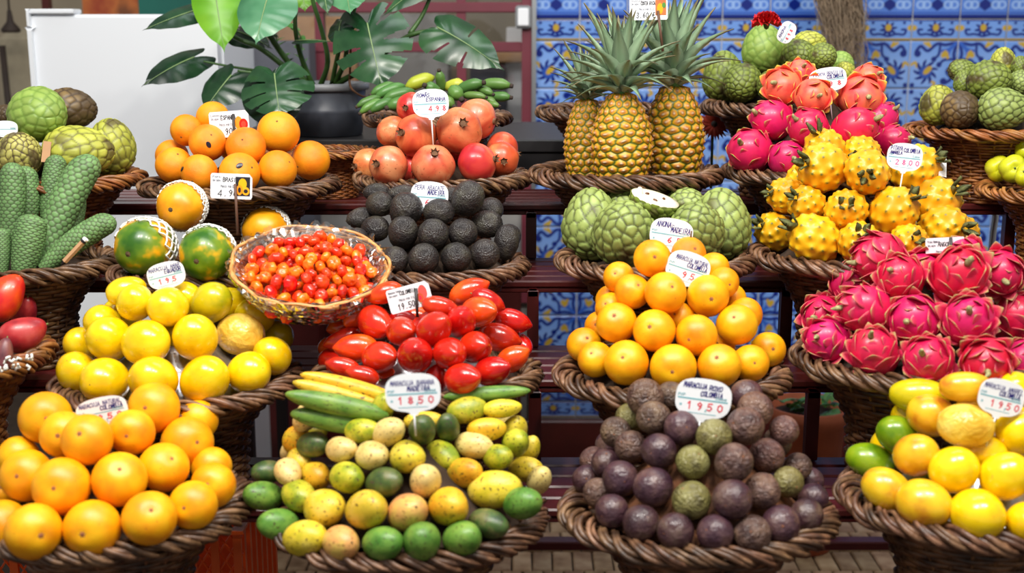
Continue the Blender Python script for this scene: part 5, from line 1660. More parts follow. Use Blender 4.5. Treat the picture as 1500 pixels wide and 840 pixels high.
# ------------------------------------------------------------------ pineapples
bO = Basket('wicker basket carrying three pineapples', 4, 918, 254, 138, None)
def pineapple_mesh(K, seed, nrow=12, ncol=14):
    nu, nv = 170, 150
    rg = np.random.RandomState(seed)
    U, V = np.meshgrid(np.arange(nu) / nu, np.linspace(0.0, 1.0, nv))
    u, v = U.ravel(), V.ravel()
    u0, v0 = u, v
    u = (u0 + 0.012 * np.sin(v0 * 17 + seed) * np.sin(u0 * 2 * np.pi * 3) + 0.006 * np.sin(v0 * 41 + u0 * 2 * np.pi * 5)) % 1.0
    v = np.clip(v0 + 0.008 * np.sin(u0 * 2 * np.pi * 4 + 3 * seed + v0 * 9), 0, 1)
    best = np.full(u.shape, 9.0); sec = np.full(u.shape, 9.0); dyb = np.zeros(u.shape); cid = np.zeros(u.shape, int)
    j0 = np.floor(v * nrow).astype(int)
    for dj in (-1, 0, 1):
        j = j0 + dj
        off = 0.5 * (j % 2) + 0.0 * j
        i0 = np.round(u * ncol - off)
        for di in (-1, 0, 1):
            i = i0 + di
            dx = (u * ncol - off - i)
            dy = (v * nrow - (j + 0.5)) * 0.8
            d = np.hypot(dx, dy)
            nr = d < best
            sec = np.where(nr, best, np.minimum(sec, d))
            dyb = np.where(nr, dy, dyb)
            cid = np.where(nr, ((i % ncol) + 31 * j).astype(int), cid)
            best = np.where(nr, d, best)
    e = sec - best
    prof = np.sin(np.pi * np.clip(0.25 + 0.67 * v, 0, 1)) ** 0.66
    prof = np.where(v < 0.04, prof * np.sqrt(np.clip(v / 0.04, 0.0, 1)), prof)
    prof = np.where(v > 0.97, prof * np.sqrt(np.clip((1 - v) / 0.03, 0.0, 1)), prof)
    h = 0.95 + 0.07 * np.clip(e / 0.5, 0, 1) ** 0.7 + 0.06 * np.exp(-(best / 0.13) ** 2)
    R = prof * h
    a = 2 * np.pi * u0
    v = v0
    pv = rg.uniform(0, 1, 3000)[cid % 3000]
    C = mixc(L3((66, 92, 22)), L3((222, 166, 24)), np.clip((e - 0.05) / 0.25, 0, 1))
    ye = mixc(L3((232, 166, 24)), L3((212, 122, 22)), pv)
    C = mixc(C, ye, np.clip((e - 0.3) / 0.3, 0, 1))
    C = mixc(C, L3((190, 128, 70)), np.clip((0.34 - best) / 0.14, 0, 1) * 0.75)
    C = mixc(C, L3((226, 206, 170)), np.clip((0.13 - best) / 0.06, 0, 1))
    C = mixc(C, L3((112, 70, 34)), np.clip((0.2 - np.hypot(best, dyb - 0.12)) / 0.1, 0, 1) * 0.4)
    X = np.stack([R * np.cos(a), R * np.sin(a), v * K], 1)
    F = [(jj * nu + ii, jj * nu + (ii + 1) % nu, (jj + 1) * nu + (ii + 1) % nu, (jj + 1) * nu + ii) for jj in range(nv - 1) for ii in range(nu)]
    return mesh('pineapple_body', X, F, C)
def pleaf_mesh(bend, seed):
    """unit leaf along +Z, curving outwards to +X"""
    n = 10
    v, f, C = [], [], []
    for i in range(n):
        t = i / (n - 1)
        w = 0.17 * (1 - t ** 1.5) ** 0.9 * (0.75 + 0.6 * math.sin(math.pi * min(1, t * 1.3)) * 0.6) + 0.003
        x, z = bend * t * t, t * (1 - 0.25 * bend * t)
        ch_ = 0.35 * w
        v += [(x + ch_ * 0 + 0.0, -w, z), (x + ch_, 0, z - 0.0), (x, w, z), (x + ch_ + 0.014, 0, z)]
        v[-4] = (x - ch_ * 0.6, -w, z); v[-2] = (x - ch_ * 0.6, w, z)
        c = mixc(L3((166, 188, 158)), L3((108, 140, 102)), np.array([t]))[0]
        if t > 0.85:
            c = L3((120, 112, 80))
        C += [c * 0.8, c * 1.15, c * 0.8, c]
    for i in range(n - 1):
        for k in range(4):
            a, b = i * 4 + k, i * 4 + (k + 1) % 4
            f.append((a, b, b + 4, a + 4))
    return mesh('crown_leaf', v, f, C)
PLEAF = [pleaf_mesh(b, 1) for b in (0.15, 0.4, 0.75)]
PB = [pineapple_mesh(2.0, s) for s in (1, 2)]
def pineapple(zx, zy_bot, zy_top, hw, d, crown_y, lab, tilt=0.0, nleaf=48, ctilt=0.0, v=0):
    s = 2.8
    base = P(780 + zx / s, zy_bot / s, d)
    top = P(780 + zx / s, zy_top / s, d)
    m_ = mpp((base + top) / 2)
    r = hw / s * m_
    L = (top - base).length
    e = empty('pineapple', base)
    e.rotation_euler = (0.03, tilt, RNG.uniform(0, 6) if tilt == 0 else 0)
    obj('body', PB[v], M['pine'], e, scale=(r, r, L / 2.0), rot=(0, 0, v * 1.3))
    ch_ = (zy_top - crown_y) / s * m_
    cr = obj('crown', MB().lathe([(0.0, 0.3 * ch_), (0.05 * ch_, 0.28 * ch_), (0.1 * ch_, 0.0), (0.0, -0.02)], 12).mesh('crown'), M['leaf_small'], e, loc=(0, 0, L * 0.985), rot=(0, ctilt, 0))
    for i in range(nleaf):
        t = i / (nleaf - 1)
        a = i * 2.39996
        ang = 1.0 * (1 - t) ** 0.9 + 0.06
        ln = ch_ * (0.34 + 0.62 * math.sin(math.pi * (0.12 + 0.55 * t)) ** 1.2) * RNG.uniform(0.88, 1.08)
        if t > 0.8:
            ln *= 1 - 1.2 * (t - 0.8)
        z = ch_ * (0.02 + 0.34 * t)
        rr = 0.09 * ch_ * (1 - 0.7 * t)
        R = Matrix.Rotation(a, 4, 'Z') @ Matrix.Translation((rr, 0, z)) @ Matrix.Rotation(ang, 4, 'Y')
        k = 0 if t > 0.55 else (1 if RNG.random() < 0.7 else 2)
        wk = ln * (0.75 if t > 0.4 else 0.9)
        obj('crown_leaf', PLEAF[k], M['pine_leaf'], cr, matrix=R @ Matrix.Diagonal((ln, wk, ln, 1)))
    tag(e, lab, 'pineapple', 'pineapples in the basket')
pineapple(222, 728, 405, 92, 2.50, 200, 'pineapple at the left rear, half hidden by the front one', 0.0, 44)
pineapple(580, 716, 348, 121, 2.47, 20, 'pineapple at the right rear behind the price card', 0.0, 50, -0.12, v=1)
pineapple(367, 732, 378, 123, 2.36, 68, 'front pineapple with the tall grey-green crown', 0.0, 52, -0.02)

# ------------------------------------------------------------------ green bananas on the top step
bR = Basket('small dark wicker basket of green bananas behind the pomegranates', 5, 640, 172, 106, None, ys=0.8)
def banana(z0, z1, hw, d, mt, lab, arc=0.12, side=1):
    a, b = P(500 + z0[0] / 4.2, 90 + z0[1] / 4.2, d), P(500 + z1[0] / 4.2, 90 + z1[1] / 4.2, d + 0.02)
    r = hw / 4.2 * mpp(a)
    ax = (b - a)
    mid = (a + b) / 2 + Vector((0, -0.3, 1)).normalized() * ax.length * arc * side
    pts = bez(a, mid, b, 12)
    rad = [r * (0.42, 0.62, 0.85, 0.97, 1, 1, 1, 1, 0.97, 0.85, 0.6, 0.3)[i] for i in range(12)]
    loc = pts[0].copy()
    o = obj('banana', MB().tube([p - loc for p in pts], rad, 7).mesh('banana'), M[mt], loc=loc)
    obj('tip', MB().tube([Vector((0, 0, 0)), (pts[0] - pts[1]).normalized() * r * 0.5], [r * 0.42, r * 0.36], 7).mesh('tip'), M['banana_end'], o)
    tag(o, lab, 'banana', 'bananas on the top step')
for i, (a, b, w, d, mt) in enumerate([
        ((98, 278), (240, 222), 26, 2.56, 'banana_green'), ((118, 318), (250, 240), 28, 2.55, 'banana_green'), ((182, 308), (320, 240), 33, 2.55, 'banana_green'),
        ((288, 284), (430, 250), 42, 2.55, 'banana_green'), ((185, 205), (330, 140), 30, 2.62, 'banana_green'), ((215, 220), (390, 150), 34, 2.6, 'banana_green'),
        ((262, 238), (450, 185), 36, 2.58, 'banana_green'), ((400, 165), (572, 100), 44, 2.66, 'banana_yellow'), ((602, 62), (622, 200), 32, 2.66, 'banana_green'),
        ((868, 132), (700, 195), 40, 2.6, 'banana_green'), ((1038, 150), (850, 150), 38, 2.64, 'banana_green'), ((930, 202), (830, 170), 28, 2.6, 'banana_green'),
        ((1038, 222), (900, 230), 33, 2.62, 'banana_green'), ((888, 222), (740, 215), 26, 2.57, 'banana_green'), ((735, 228), (670, 170), 46, 2.56, 'banana_green'),
        ((950, 258), (860, 235), 26, 2.58, 'banana_green'), ((690, 275), (610, 230), 38, 2.55, 'banana_green'), ((750, 140), (640, 170), 42, 2.66, 'banana_yellow'), ((520, 150), (600, 200), 40, 2.62, 'banana_green'), ((970, 275), (880, 265), 22, 2.57, 'banana_green')]):
    side = 'left hand' if a[0] < 480 else 'right hand' if a[0] > 700 else 'middle'
    nm = {0: 'leftmost green banana of the lower left hand', 1: 'second green banana of the lower left hand', 2: 'third green banana of the lower left hand', 3: 'thick green banana beside the pomegranate tag',
          4: 'upper leftmost green banana behind the left hand', 5: 'second upper green banana of the left hand', 6: 'third upper green banana of the left hand', 7: 'yellow-green banana curving up at the back left',
          8: 'green banana standing upright behind the pomegranate tag', 9: 'large green banana pointing right behind the pomegranates', 10: 'long green banana at the upper right end', 11: 'short green banana below the large right one',
          12: 'green banana at the far right end of the bunch', 13: 'slim green banana above the orange pomegranate', 14: 'green banana seen end-on right of the tag', 15: 'small green banana low at the right',
          16: 'green banana end peeking right beside the tag', 17: 'yellow-green banana behind the end-on one', 18: 'green banana hidden behind the top of the tag', 19: 'lowest small green banana at the right rim'}[i]
    banana(a, b, w, d, mt, nm)

# ------------------------------------------------------------------ berry tray wrapped in cellophane
TC = P(455, 388, 2.03)
tm_ = mpp(TC)
TR = 114 * tm_
tray = empty('cane_tray', TC)
tray.rotation_mode = 'QUATERNION'
nrm = Vector((0.10, -0.36, 1.0)).normalized()
tray.rotation_quaternion = zrot(nrm)
TDP = 0.062
def tprof(t):
    return TR * (0.62 + 0.38 * t ** 0.7), -TDP * (1 - t)
for k in range(6):
    t = 1 - k * 0.05
    r, z = tprof(t)
    pts = [((r + 0.002 * math.sin(9 * a + k * 2.0)) * math.cos(a), (r + 0.002 * math.sin(9 * a + k * 2)) * math.sin(a), z + 0.003 * math.sin(7 * a + 2.4 * k)) for a in [2 * math.pi * i / 90 for i in range(90)]]
    obj('rim_cane', MB().tube(pts, 0.0031, 6, closed=True).mesh('rim_cane'), M['cane'], tray)
NL = 22
for k in range(NL):
    a0 = 2 * math.pi * k / NL
    pts = []
    for i in range(13):
        t = i / 12
        tt = 1 - abs(2 * t - 1) ** 2.2
        a = a0 + 0.95 * t
        r, z = tprof(1 - tt * 0.98)
        pts.append(((r + 0.003) * math.cos(a), (r + 0.003) * math.sin(a), z))
    obj('cane_loop', MB().tube(pts, 0.0026, 5).mesh('cane_loop'), M['cane'], tray)
obj('tray_floor', MB().lathe([(0.0, -TDP + 0.002), (TR * 0.6, -TDP + 0.002), (TR * 0.63, -TDP)], 40).mesh('tray_floor'), M['wicker_warm'], tray)
# crinkled film over the bowl and its outside
def film(name, fn, nu=150, nv=14, seed=0):
    rg = np.random.RandomState(seed)
    v, f = [], []
    N1 = rg.rand(nv, nu) * 2 - 1
    for j in range(nv):
        for i in range(nu):
            a = 2 * math.pi * i / nu
            r, z = fn(j / (nv - 1), a)
            q = 0.0032 * N1[j, i] + 0.003 * math.sin(17 * a + 3 * j) + 0.002 * math.sin(31 * a - 2 * j)
            v.append(((r + q) * math.cos(a), (r + q) * math.sin(a), z + 0.8 * q))
    for j in range(nv - 1):
        for i in range(nu):
            i2 = (i + 1) % nu
            f.append((j * nu + i, j * nu + i2, (j + 1) * nu + i2, (j + 1) * nu + i))
    return mesh(name, v, f, smooth=False)
def f_out(t, a):
    r, z = tprof(1 - t)
    return r + 0.006, z + 0.004 if t < 0.05 else z - 0.002
def f_in(t, a):
    r, z = tprof(1 - t * 0.75)
    return r - 0.006 - 0.004 * t, z + 0.004
obj('outer_film', film('outer_film', f_out, seed=1), M['cellophane'], tray)
obj('inner_film', film('inner_film', f_in, seed=2), M['cellophane'], tray)
tag(tray, 'oval cane tray wrapped in cellophane full of small ribbed berries', 'tray')
rg = random.Random(12)
pts = []
br_ = 0.0122
tries = 0
bid = 0
Rq = zrot(nrm)
while len(pts) < 150 and tries < 40000:
    tries += 1
    a, r = rg.uniform(0, 6.283), TR * 0.8 * math.sqrt(rg.random())
    x, y = r * math.cos(a), r * math.sin(a) - 0.006
    lay = rg.choice((0, 1, 1, 2))
    z = -0.030 + 0.010 * lay + 0.020 * (1 - (r / (TR * 0.8)) ** 2) + 0.01 * (y / TR)
    p = Vector((x, y, z))
    rr = br_ * rg.uniform(0.8, 1.12)
    if all((p - q).length > (rr + q2) * 0.86 for q, q2 in pts):
        pts.append((p, rr))
def berry_at(p, rr):
    red = rg.random() < 0.5
    o = obj('ribbed_berry', BERRY, M['berry_red' if red else 'berry_orange'])
    o.location = TC + Rq @ p
    o.rotation_euler = (rg.uniform(0, 6), rg.uniform(0, 6), rg.uniform(0, 6))
    o.scale = (rr, rr, rr * 0.95)
    tag(o, ('small ribbed red berry heaped in the cellophane-wrapped tray' if red else 'small ribbed orange berry heaped in the cellophane-wrapped tray'), 'berry', 'ribbed berries in the cane tray')
for p, rr in pts:
    berry_at(p, rr)

# ------------------------------------------------------------------ lettering
FONT = {
 'A': [[(0, 0), (.5, 1), (1, 0)], [(.2, .4), (.8, .4)]], 'B': [[(0, 0), (0, 1), (.7, 1), (.85, .78), (.65, .55), (0, .52)], [(.65, .55), (.95, .3), (.75, 0), (0, 0)]],
 'C': [[(.95, .85), (.6, 1), (.15, .8), (0, .45), (.2, .08), (.6, 0), (.95, .15)]], 'D': [[(0, 0), (0, 1), (.6, .95), (.95, .5), (.6, .05), (0, 0)]],
 'E': [[(.9, 1), (0, 1), (0, 0), (.9, 0)], [(0, .52), (.7, .52)]], 'F': [[(.9, 1), (0, 1), (0, 0)], [(0, .52), (.7, .52)]], 'G': [[(.95, .85), (.6, 1), (.15, .8), (0, .45), (.2, .08), (.6, 0), (.95, .2), (.95, .45), (.6, .45)]],
 'H': [[(0, 0), (0, 1)], [(1, 0), (1, 1)], [(0, .5), (1, .5)]], 'I': [[(.5, 0), (.5, 1)]], 'J': [[(.8, 1), (.8, .2), (.5, 0), (.15, .15)]], 'K': [[(0, 0), (0, 1)], [(.9, 1), (0, .45), (.95, 0)]],
 'L': [[(0, 1), (0, 0), (.85, 0)]], 'M': [[(0, 0), (.1, 1), (.5, .35), (.9, 1), (1, 0)]], 'N': [[(0, 0), (0, 1), (.95, 0), (.95, 1)]], 'O': [[(.5, 1), (.1, .8), (0, .45), (.2, .08), (.55, 0), (.9, .2), (1, .55), (.85, .9), (.5, 1)]],
 'P': [[(0, 0), (0, 1), (.7, 1), (.95, .75), (.7, .5), (0, .48)]], 'Q': [[(.5, 1), (0, .5), (.5, 0), (1, .5), (.5, 1)], [(.6, .3), (1, -.05)]], 'R': [[(0, 0), (0, 1), (.7, 1), (.95, .75), (.7, .5), (0, .48)], [(.45, .48), (.95, 0)]],
 'S': [[(.9, .88), (.5, 1), (.1, .8), (.3, .56), (.75, .42), (.9, .2), (.5, 0), (.05, .12)]], 'T': [[(0, 1), (1, 1)], [(.5, 1), (.5, 0)]], 'U': [[(0, 1), (.05, .2), (.5, 0), (.9, .2), (.95, 1)]], 'V': [[(0, 1), (.5, 0), (1, 1)]],
 'X': [[(0, 0), (1, 1)], [(0, 1), (1, 0)]], 'Y': [[(0, 1), (.5, .5), (1, 1)], [(.5, .5), (.4, 0)]], 'Z': [[(0, 1), (1, 1), (0, 0), (1, 0)]],
 '0': [[(.5, 1), (.1, .8), (.05, .3), (.5, 0), (.9, .3), (.9, .8), (.5, 1)]], '1': [[(.2, .75), (.55, 1), (.55, 0)]], '2': [[(.05, .8), (.45, 1), (.9, .75), (.1, 0), (.95, 0)]], '3': [[(.1, .9), (.6, 1), (.85, .75), (.4, .52), (.9, .28), (.55, 0), (.05, .1)]],
 '4': [[(.7, 0), (.7, 1), (0, .3), (.95, .3)]], '5': [[(.9, 1), (.2, 1), (.12, .55), (.6, .62), (.9, .32), (.55, 0), (.05, .1)]], '6': [[(.8, .95), (.3, .7), (.08, .3), (.45, 0), (.88, .25), (.6, .52), (.12, .36)]], '7': [[(.05, 1), (.95, 1), (.4, 0)]],
 '8': [[(.5, .53), (.15, .75), (.5, 1), (.85, .75), (.5, .53), (.08, .25), (.5, 0), (.92, .25), (.5, .53)]], '9': [[(.85, .65), (.45, .45), (.12, .72), (.5, 1), (.85, .75), (.75, .3), (.45, 0)]], ',': [[(.5, .1), (.35, -.2)]], '.': [[(.45, .0), (.55, .08)]], '-': [[(.1, .5), (.9, .5)]],
 '~': [[(.1, .3), (.35, .5), (.65, .3), (.9, .5)]], ':': [[(.45, .1), (.55, .14)], [(.45, .7), (.55, .74)]], '€': [[(.95, .9), (.5, 1), (.15, .6), (.15, .35), (.5, 0), (.95, .1)], [(0, .6), (.7, .6)], [(0, .4), (.7, .4)]], ' ': []}
SMALL = {'ç': 'C', 'ã': 'A'}
def write(text, x, z, h, w, weight, slant=0.15, rnd=0.06, seed=1, rise=0.0, gap=1.32):
    """strokes of handwriting as thin raised ribbons, lying in the XZ plane"""
    rg = random.Random(seed)
    m = MB()
    cw = w / (len(text) * gap)
    for i, ch_ in enumerate(text):
        c = SMALL.get(ch_, ch_.upper())
        k = 0.72 if ch_.islower() else 1.0
        bx, bz = x + i * cw * gap, z + rise * i * cw * gap + rg.uniform(-rnd, rnd) * h
        st = list(FONT.get(c, []))
        if ch_ == 'Ã':
            st = FONT['A'] + [[(px, 1.15 + 0.2 * pz) for px, pz in FONT['~'][0]]]
        for pl in st:
            p = [(bx + (px + slant * pz) * cw + rg.uniform(-rnd, rnd) * cw * 0.5, bz + pz * h * k + rg.uniform(-rnd, rnd) * h * 0.4) for px, pz in pl]
            for a, b in zip(p[:-1], p[1:]):
                dx, dz = b[0] - a[0], b[1] - a[1]
                L = math.hypot(dx, dz) or 1e-6
                nx, nz = -dz / L * weight / 2, dx / L * weight / 2
                ex, ez = dx / L * weight / 2, dz / L * weight / 2
                a2, b2 = (a[0] - ex, a[1] - ez), (b[0] + ex, b[1] + ez)
                y0, y1 = 0.0, -0.00025
                q = [(a2[0] - nx, a2[1] - nz), (b2[0] - nx, b2[1] - nz), (b2[0] + nx, b2[1] + nz), (a2[0] + nx, a2[1] + nz)]
                m.add([(u, y1, t) for u, t in q] + [(u, y0, t) for u, t in q], [(0, 1, 2, 3), (4, 5, 1, 0), (5, 6, 2, 1), (6, 7, 3, 2), (7, 4, 0, 3)])
    return m
def slab(outline, y0, y1):
    n = len(outline)
    v = [(x, y0, z) for x, z in outline] + [(x, y1, z) for x, z in outline]
    f = [tuple(range(n)), tuple(range(2 * n - 1, n - 1, -1))] + [(i, i + n, (i + 1) % n + n, (i + 1) % n) for i in range(n)]
    return MB().add(v, f)
def tag_frame(px, py, d, roll, yaw=0.0, pitch=-0.12):
    p = P(px, py, d)
    from mathutils import Euler
    R = Euler((pitch, 0, 0)).to_matrix().to_4x4() @ Euler((0, 0, yaw)).to_matrix().to_4x4() @ Matrix.Rotation(-math.radians(roll), 4, 'Y')
    return p, R
def round_tag(label, px, py, w, h, d, roll, lines, price, shade='ink_red', yaw=0.0, pin=0.05, ink='ink_blue'):
    p, R = tag_frame(px, py, d, roll, yaw)
    m_ = mpp(p)
    W, H = w * m_, h * m_
    e = empty('price_tag', p)
    e.rotation_euler = R.to_euler()
    ol = smooth_path([(-.5, .06, 0), (-.465, .3, 0), (-.3, .455, 0), (0, .5, 0), (.3, .455, 0), (.465, .3, 0), (.5, .06, 0), (.47, -.2, 0), (.33, -.36, 0), (.1, -.43, 0), (.06, -.5, 0), (-.06, -.5, 0), (-.1, -.43, 0), (-.33, -.36, 0), (-.47, -.2, 0)], 4, True)
    obj('plate', slab([(q.x * W, q.y * H) for q in ol], -0.0008, 0.0008).mesh('plate', False), M['white_matte'], e)
    wt = max(0.0011, 0.017 * W)
    seed = int(px * 7 + py)
    y = -0.00085
    for i, (tx, x0, z0, ww, hh) in enumerate(lines):
        o = obj('lettering', write(tx, x0 * W, z0 * H, hh * H, ww * W, wt * (0.72 if len(tx) > 9 else 1.0), seed=seed + i).mesh('lettering', False), M[ink], e, loc=(0, y, 0))
    g = MB().box((-0.46 * W, -0.0002, -0.005 * H), (0.44 * W, 0.0, 0.03 * H)).box((-0.28 * W, -0.0002, -0.315 * H), (0.26 * W, 0.0, -0.30 * H)).box((-0.41 * W, -0.0002, -0.17 * H), (-0.37 * W, 0.0, -0.12 * H))
    obj('printed_line', g.mesh('printed_line', False), M['ink_teal'], e, loc=(0, y, 0))
    obj('printed_text', write('PVP', -0.46 * W, 0.055 * H, 0.06 * H, 0.13 * W, wt * 0.5, seed=2, rnd=0.0).mesh('printed_text', False), M['ink_teal'], e, loc=(0, y, 0))
    obj('printed_unit', write('Euros', 0.22 * W, 0.055 * H, 0.06 * H, 0.2 * W, wt * 0.5, seed=2, rnd=0.0).mesh('printed_unit', False), M['ink_teal'], e, loc=(0, y, 0))
    for (tx, x0) in price:
        obj('price_digit', write(tx, x0 * W, -0.22 * H, 0.16 * H, 0.095 * W, wt * 1.25, slant=0.0, rnd=0.0, gap=1.05).mesh('price_digit', False), M[shade if tx not in ',' else 'ink_teal'], e, loc=(0, y, 0))
    if pin:
        obj('pin', MB().tube([(0, 0, -0.49 * H), (0, 0.004, -0.5 * H - pin)], 0.0013, 6).mesh('pin'), M['pin'], e)
    tag(e, label, 'price tag', 'rounded white price tags')
    return e
def price4(s, x0=-0.22, step=0.19):
    out = []
    x = x0
    for c in s:
        if c == ',':
            out.append((c, x - 0.06))
        elif c == ' ':
            x += step
        else:
            out.append((c, x)); x += step
    return out
def card_tag(label, px, py, w, h, d, roll, title, origin, price, pic, clip=None, yaw=0.0, clip_mat='stick', pxoff=0.0):
    p, R = tag_frame(px, py, d, roll, yaw)
    m_ = mpp(p)
    W, H = w * m_, h * m_
    e = empty('price_card', p)
    e.rotation_euler = R.to_euler()
    ol = [(-.5, -.42), (-.47, -.5), (.47, -.5), (.5, -.42), (.5, .34), (.42, .5), (-.47, .5), (-.5, .42)]
    obj('plate', slab([(x * W, z * H) for x, z in ol], -0.0007, 0.0007).mesh('plate', False), M['card'], e)
    y = -0.00075
    wt = max(0.0009, 0.014 * W)
    obj('printed_title', write(title, -.45 * W, .32 * H, .08 * H, .3 * W, wt * .5, rnd=0, slant=0).mesh('printed_title', False), M['ink_grey'], e, loc=(0, y, 0))
    obj('printed_origin', write('Origem:', -.45 * W, .18 * H, .08 * H, .22 * W, wt * .5, rnd=0, slant=0).mesh('printed_origin', False), M['ink_grey'], e, loc=(0, y, 0))
    obj('handwritten_origin', write(origin, -.2 * W, .18 * H, .15 * H, .38 * W, wt * 1.1, seed=int(px)).mesh('handwritten_origin', False), M['ink_black'], e, loc=(0, y, 0))
    obj('printed_unit', write('Preço por Kilo', -.25 * W, -.06 * H, .1 * H, .4 * W, wt * .5, rnd=0, slant=0).mesh('printed_unit', False), M['ink_grey'], e, loc=(0, y, 0))
    obj('handwritten_price', write(price, (-.32 + pxoff) * W, -.4 * H, .24 * H, .5 * W, wt * 1.3, seed=int(py)).mesh('handwritten_price', False), M['ink_black'], e, loc=(0, y, 0))
    for (nm, shape, mt) in pic:
        if shape[0] == 'box':
            _, x0, z0, x1, z1 = shape
            mm = slab([(x0 * W, z0 * H), (x1 * W, z0 * H), (x1 * W, z1 * H), (x0 * W, z1 * H)], -0.0002, 0.0)
        else:
            _, cx_, cz_, rx, rz, yy = shape
            mm = slab([(cx_ * W + rx * W * math.cos(2 * math.pi * i / 20), cz_ * H + rz * H * math.sin(2 * math.pi * i / 20)) for i in range(20)], -0.0002 * yy, -0.0002 * yy + 0.0002)
        obj(nm, mm.mesh(nm, False), M[mt], e, loc=(0, y, 0))
    if clip:
        (x0, z0), (x1, z1) = clip
        obj('clip_stick', MB().tube([(x0 * W, -0.0036, z0 * H), (x1 * W, -0.0036 + 0.0, z1 * H)], 0.0026, 6).mesh('clip_stick'), M[clip_mat], e)
    tag(e, label, 'price card', 'laminated price cards')
    return e

round_tag('white rounded tag lettered ROMÃS ESPANHA above the pomegranates', 631, 153, 53, 45, 2.32, 3, [('ROMÃS', -.37, .25, .36, .11), ('ESPANHA', -.12, .10, .54, .11)], price4('4,98', -.06, .19))
round_tag('white rounded tag lettered PERA ABACATE above the avocados', 629, 290, 55, 48, 2.19, -4, [('PERA ABACATE', -.4, .24, .8, .13), ('MADEIRA', -.05, .1, .45, .13)], price4('6,98', -.1, .19))
round_tag('white tag lettered MARACUJA BANANA at the front centre', 605, 578, 81, 62, 1.63, 3, [('MARACUJA BANANA', -.4, .22, .8, .11), ('MADEIRA', -.1, .08, .42, .11)], price4('18,50', -.28, .185), pin=0.03)
round_tag('white tag lettered MARACUJA ROXO on the purple passion fruit', 1030, 587, 82, 64, 1.70, -8, [('MARACUJA', -.38, .27, .42, .11), ('ROXO', .08, .25, .24, .11), ('COLOMBIA', -.06, .1, .4, .11)], price4('19,50', -.28, .185))
round_tag('white tag lettered MARACUJA NATURAL on the orange pyramid', 1007, 396, 64, 54, 1.945, -18, [('MARACUJA NATURAL', -.34, .22, .78, .12), ('COLOMBIA', -.04, .08, .48, .12)], price4('9,5', -.08, .19), ink='ink_blue')
round_tag('white tag lettered ANONA MADEIRA on the custard apples', 983, 345, 63, 50, 2.075, -9, [('ANONA-', -.37, .22, .42, .15), ('MADEIRA', -.02, .1, .46, .15)], price4('6,5', -.06, .21))
round_tag('white tag lettered in blue on the front left oranges', 150, 605, 76, 46, 1.72, 12, [('MARACUJA NATURAL', -.42, .24, .84, .13), ('COLOMBIA', -.02, .08, .45, .13)], price4('9,50', -.1, .19))
round_tag('tilted white tag lettered MARACUJA on the yellow fruit pile', 244, 405, 56, 42, 1.96, 14, [('MARACUJA AMAR', -.42, .24, .84, .13), ('EQUADOR', -.02, .1, .45, .13)], price4('19,5', -.24, .19))
round_tag('white tag lettered MARACUJA AMARELO at the front right', 1466, 585, 68, 58, 1.665, -14, [('MARACUJA AMAREL', -.42, .22, .86, .12), ('COLOMBIA', -.06, .08, .46, .12)], price4('19,50', -.2, .18))
round_tag('white rounded tag lettered PITAYA COLOMBIA with price 28,00', 1325, 232, 52, 44, 2.135, -6, [('PITAYA', -.42, .25, .34, .13), ('COLOMBIA', -.05, .2, .47, .13), ('AMARELA', -.42, .11, .34, .1)], price4('28,00', -.24, .19), shade='ink_pink', pin=0.045)
round_tag('white tag lettered PITAYA BRASILIA behind the coral dragon fruit', 1213, 118, 55, 38, 2.40, 8, [('PITAYA BRASILIA', -.38, .2, .8, .13), ('COLOMBIA', -.02, .06, .44, .13)], price4('98', .02, .22))
round_tag('small tilted tag beside the red carnation', 1153, 48, 32, 26, 2.62, 62, [('ANONA', -.36, .2, .6, .13)], price4('69,8', -.28, .2), pin=0)
round_tag('plain white tag at the left edge among the cherimoyas', 8, 190, 36, 26, 2.33, 0, [], [])
card_tag('laminated price card with citrus picture standing in the oranges', 336, 182, 58, 38, 2.40, 4, 'Laranja', 'ESPANHA', '2.90€', [('picture_orange', ('disc', .24, .02, .1, .26, 1), 'orange'), ('picture_grapefruit', ('disc', .36, -.04, .11, .22, 2), 'tam_red'), ('picture_slice', ('disc', .36, -.04, .06, .12, 3), 'pome')], ((.13, .38), (.1, -.9)), pxoff=0.0)
card_tag('laminated price card with papaya picture reading BRASIL 4.90', 339, 273, 61, 37, 2.11, -2, 'Papaia', 'BRASIL', '4.90', [('picture_ground', ('box', .1, -.38, .45, .38), 'ink_black'), ('picture_papaya', ('disc', .27, .1, .1, .22, 2), 'papaya_yellow'), ('picture_half', ('disc', .2, -.14, .075, .2, 3), 'orange'), ('picture_half', ('disc', .35, -.18, .09, .16, 3), 'orange'), ('picture_seeds', ('disc', .2, -.14, .035, .11, 4), 'ink_black'), ('picture_seeds', ('disc', .35, -.18, .05, .08, 4), 'ink_black')], ((.1, .1), (.18, -1.9)), clip_mat='stick_wood')
card_tag('tilted laminated price card reading COLOMBIA 19.50€ in the tamarillos', 600, 436, 64, 36, 1.93, 15, 'Maracuja Tomate', 'COLOMBIA', '19.50€', [('picture_fruit', ('disc', .32, .08, .1, .3, 1), 'dragon_orange'), ('picture_half', ('disc', .24, -.12, .07, .2, 2), 'pome'), ('picture_seeds', ('disc', .24, -.12, .03, .1, 3), 'ink_red')], ((.2, .3), (.06, -.85)))
card_tag('laminated price card reading ANGOLA among the magenta dragon fruit', 1386, 368, 60, 40, 2.0, 3, 'Pitaya Vermelha', 'ANGOLA', '20.00', [('picture_fruit', ('disc', .3, -.1, .1, .2, 1), 'dragon_orange'), ('picture_leaf', ('disc', .34, .12, .04, .12, 2), 'ink_pink')], ((.1, .5), (.12, -.6)))
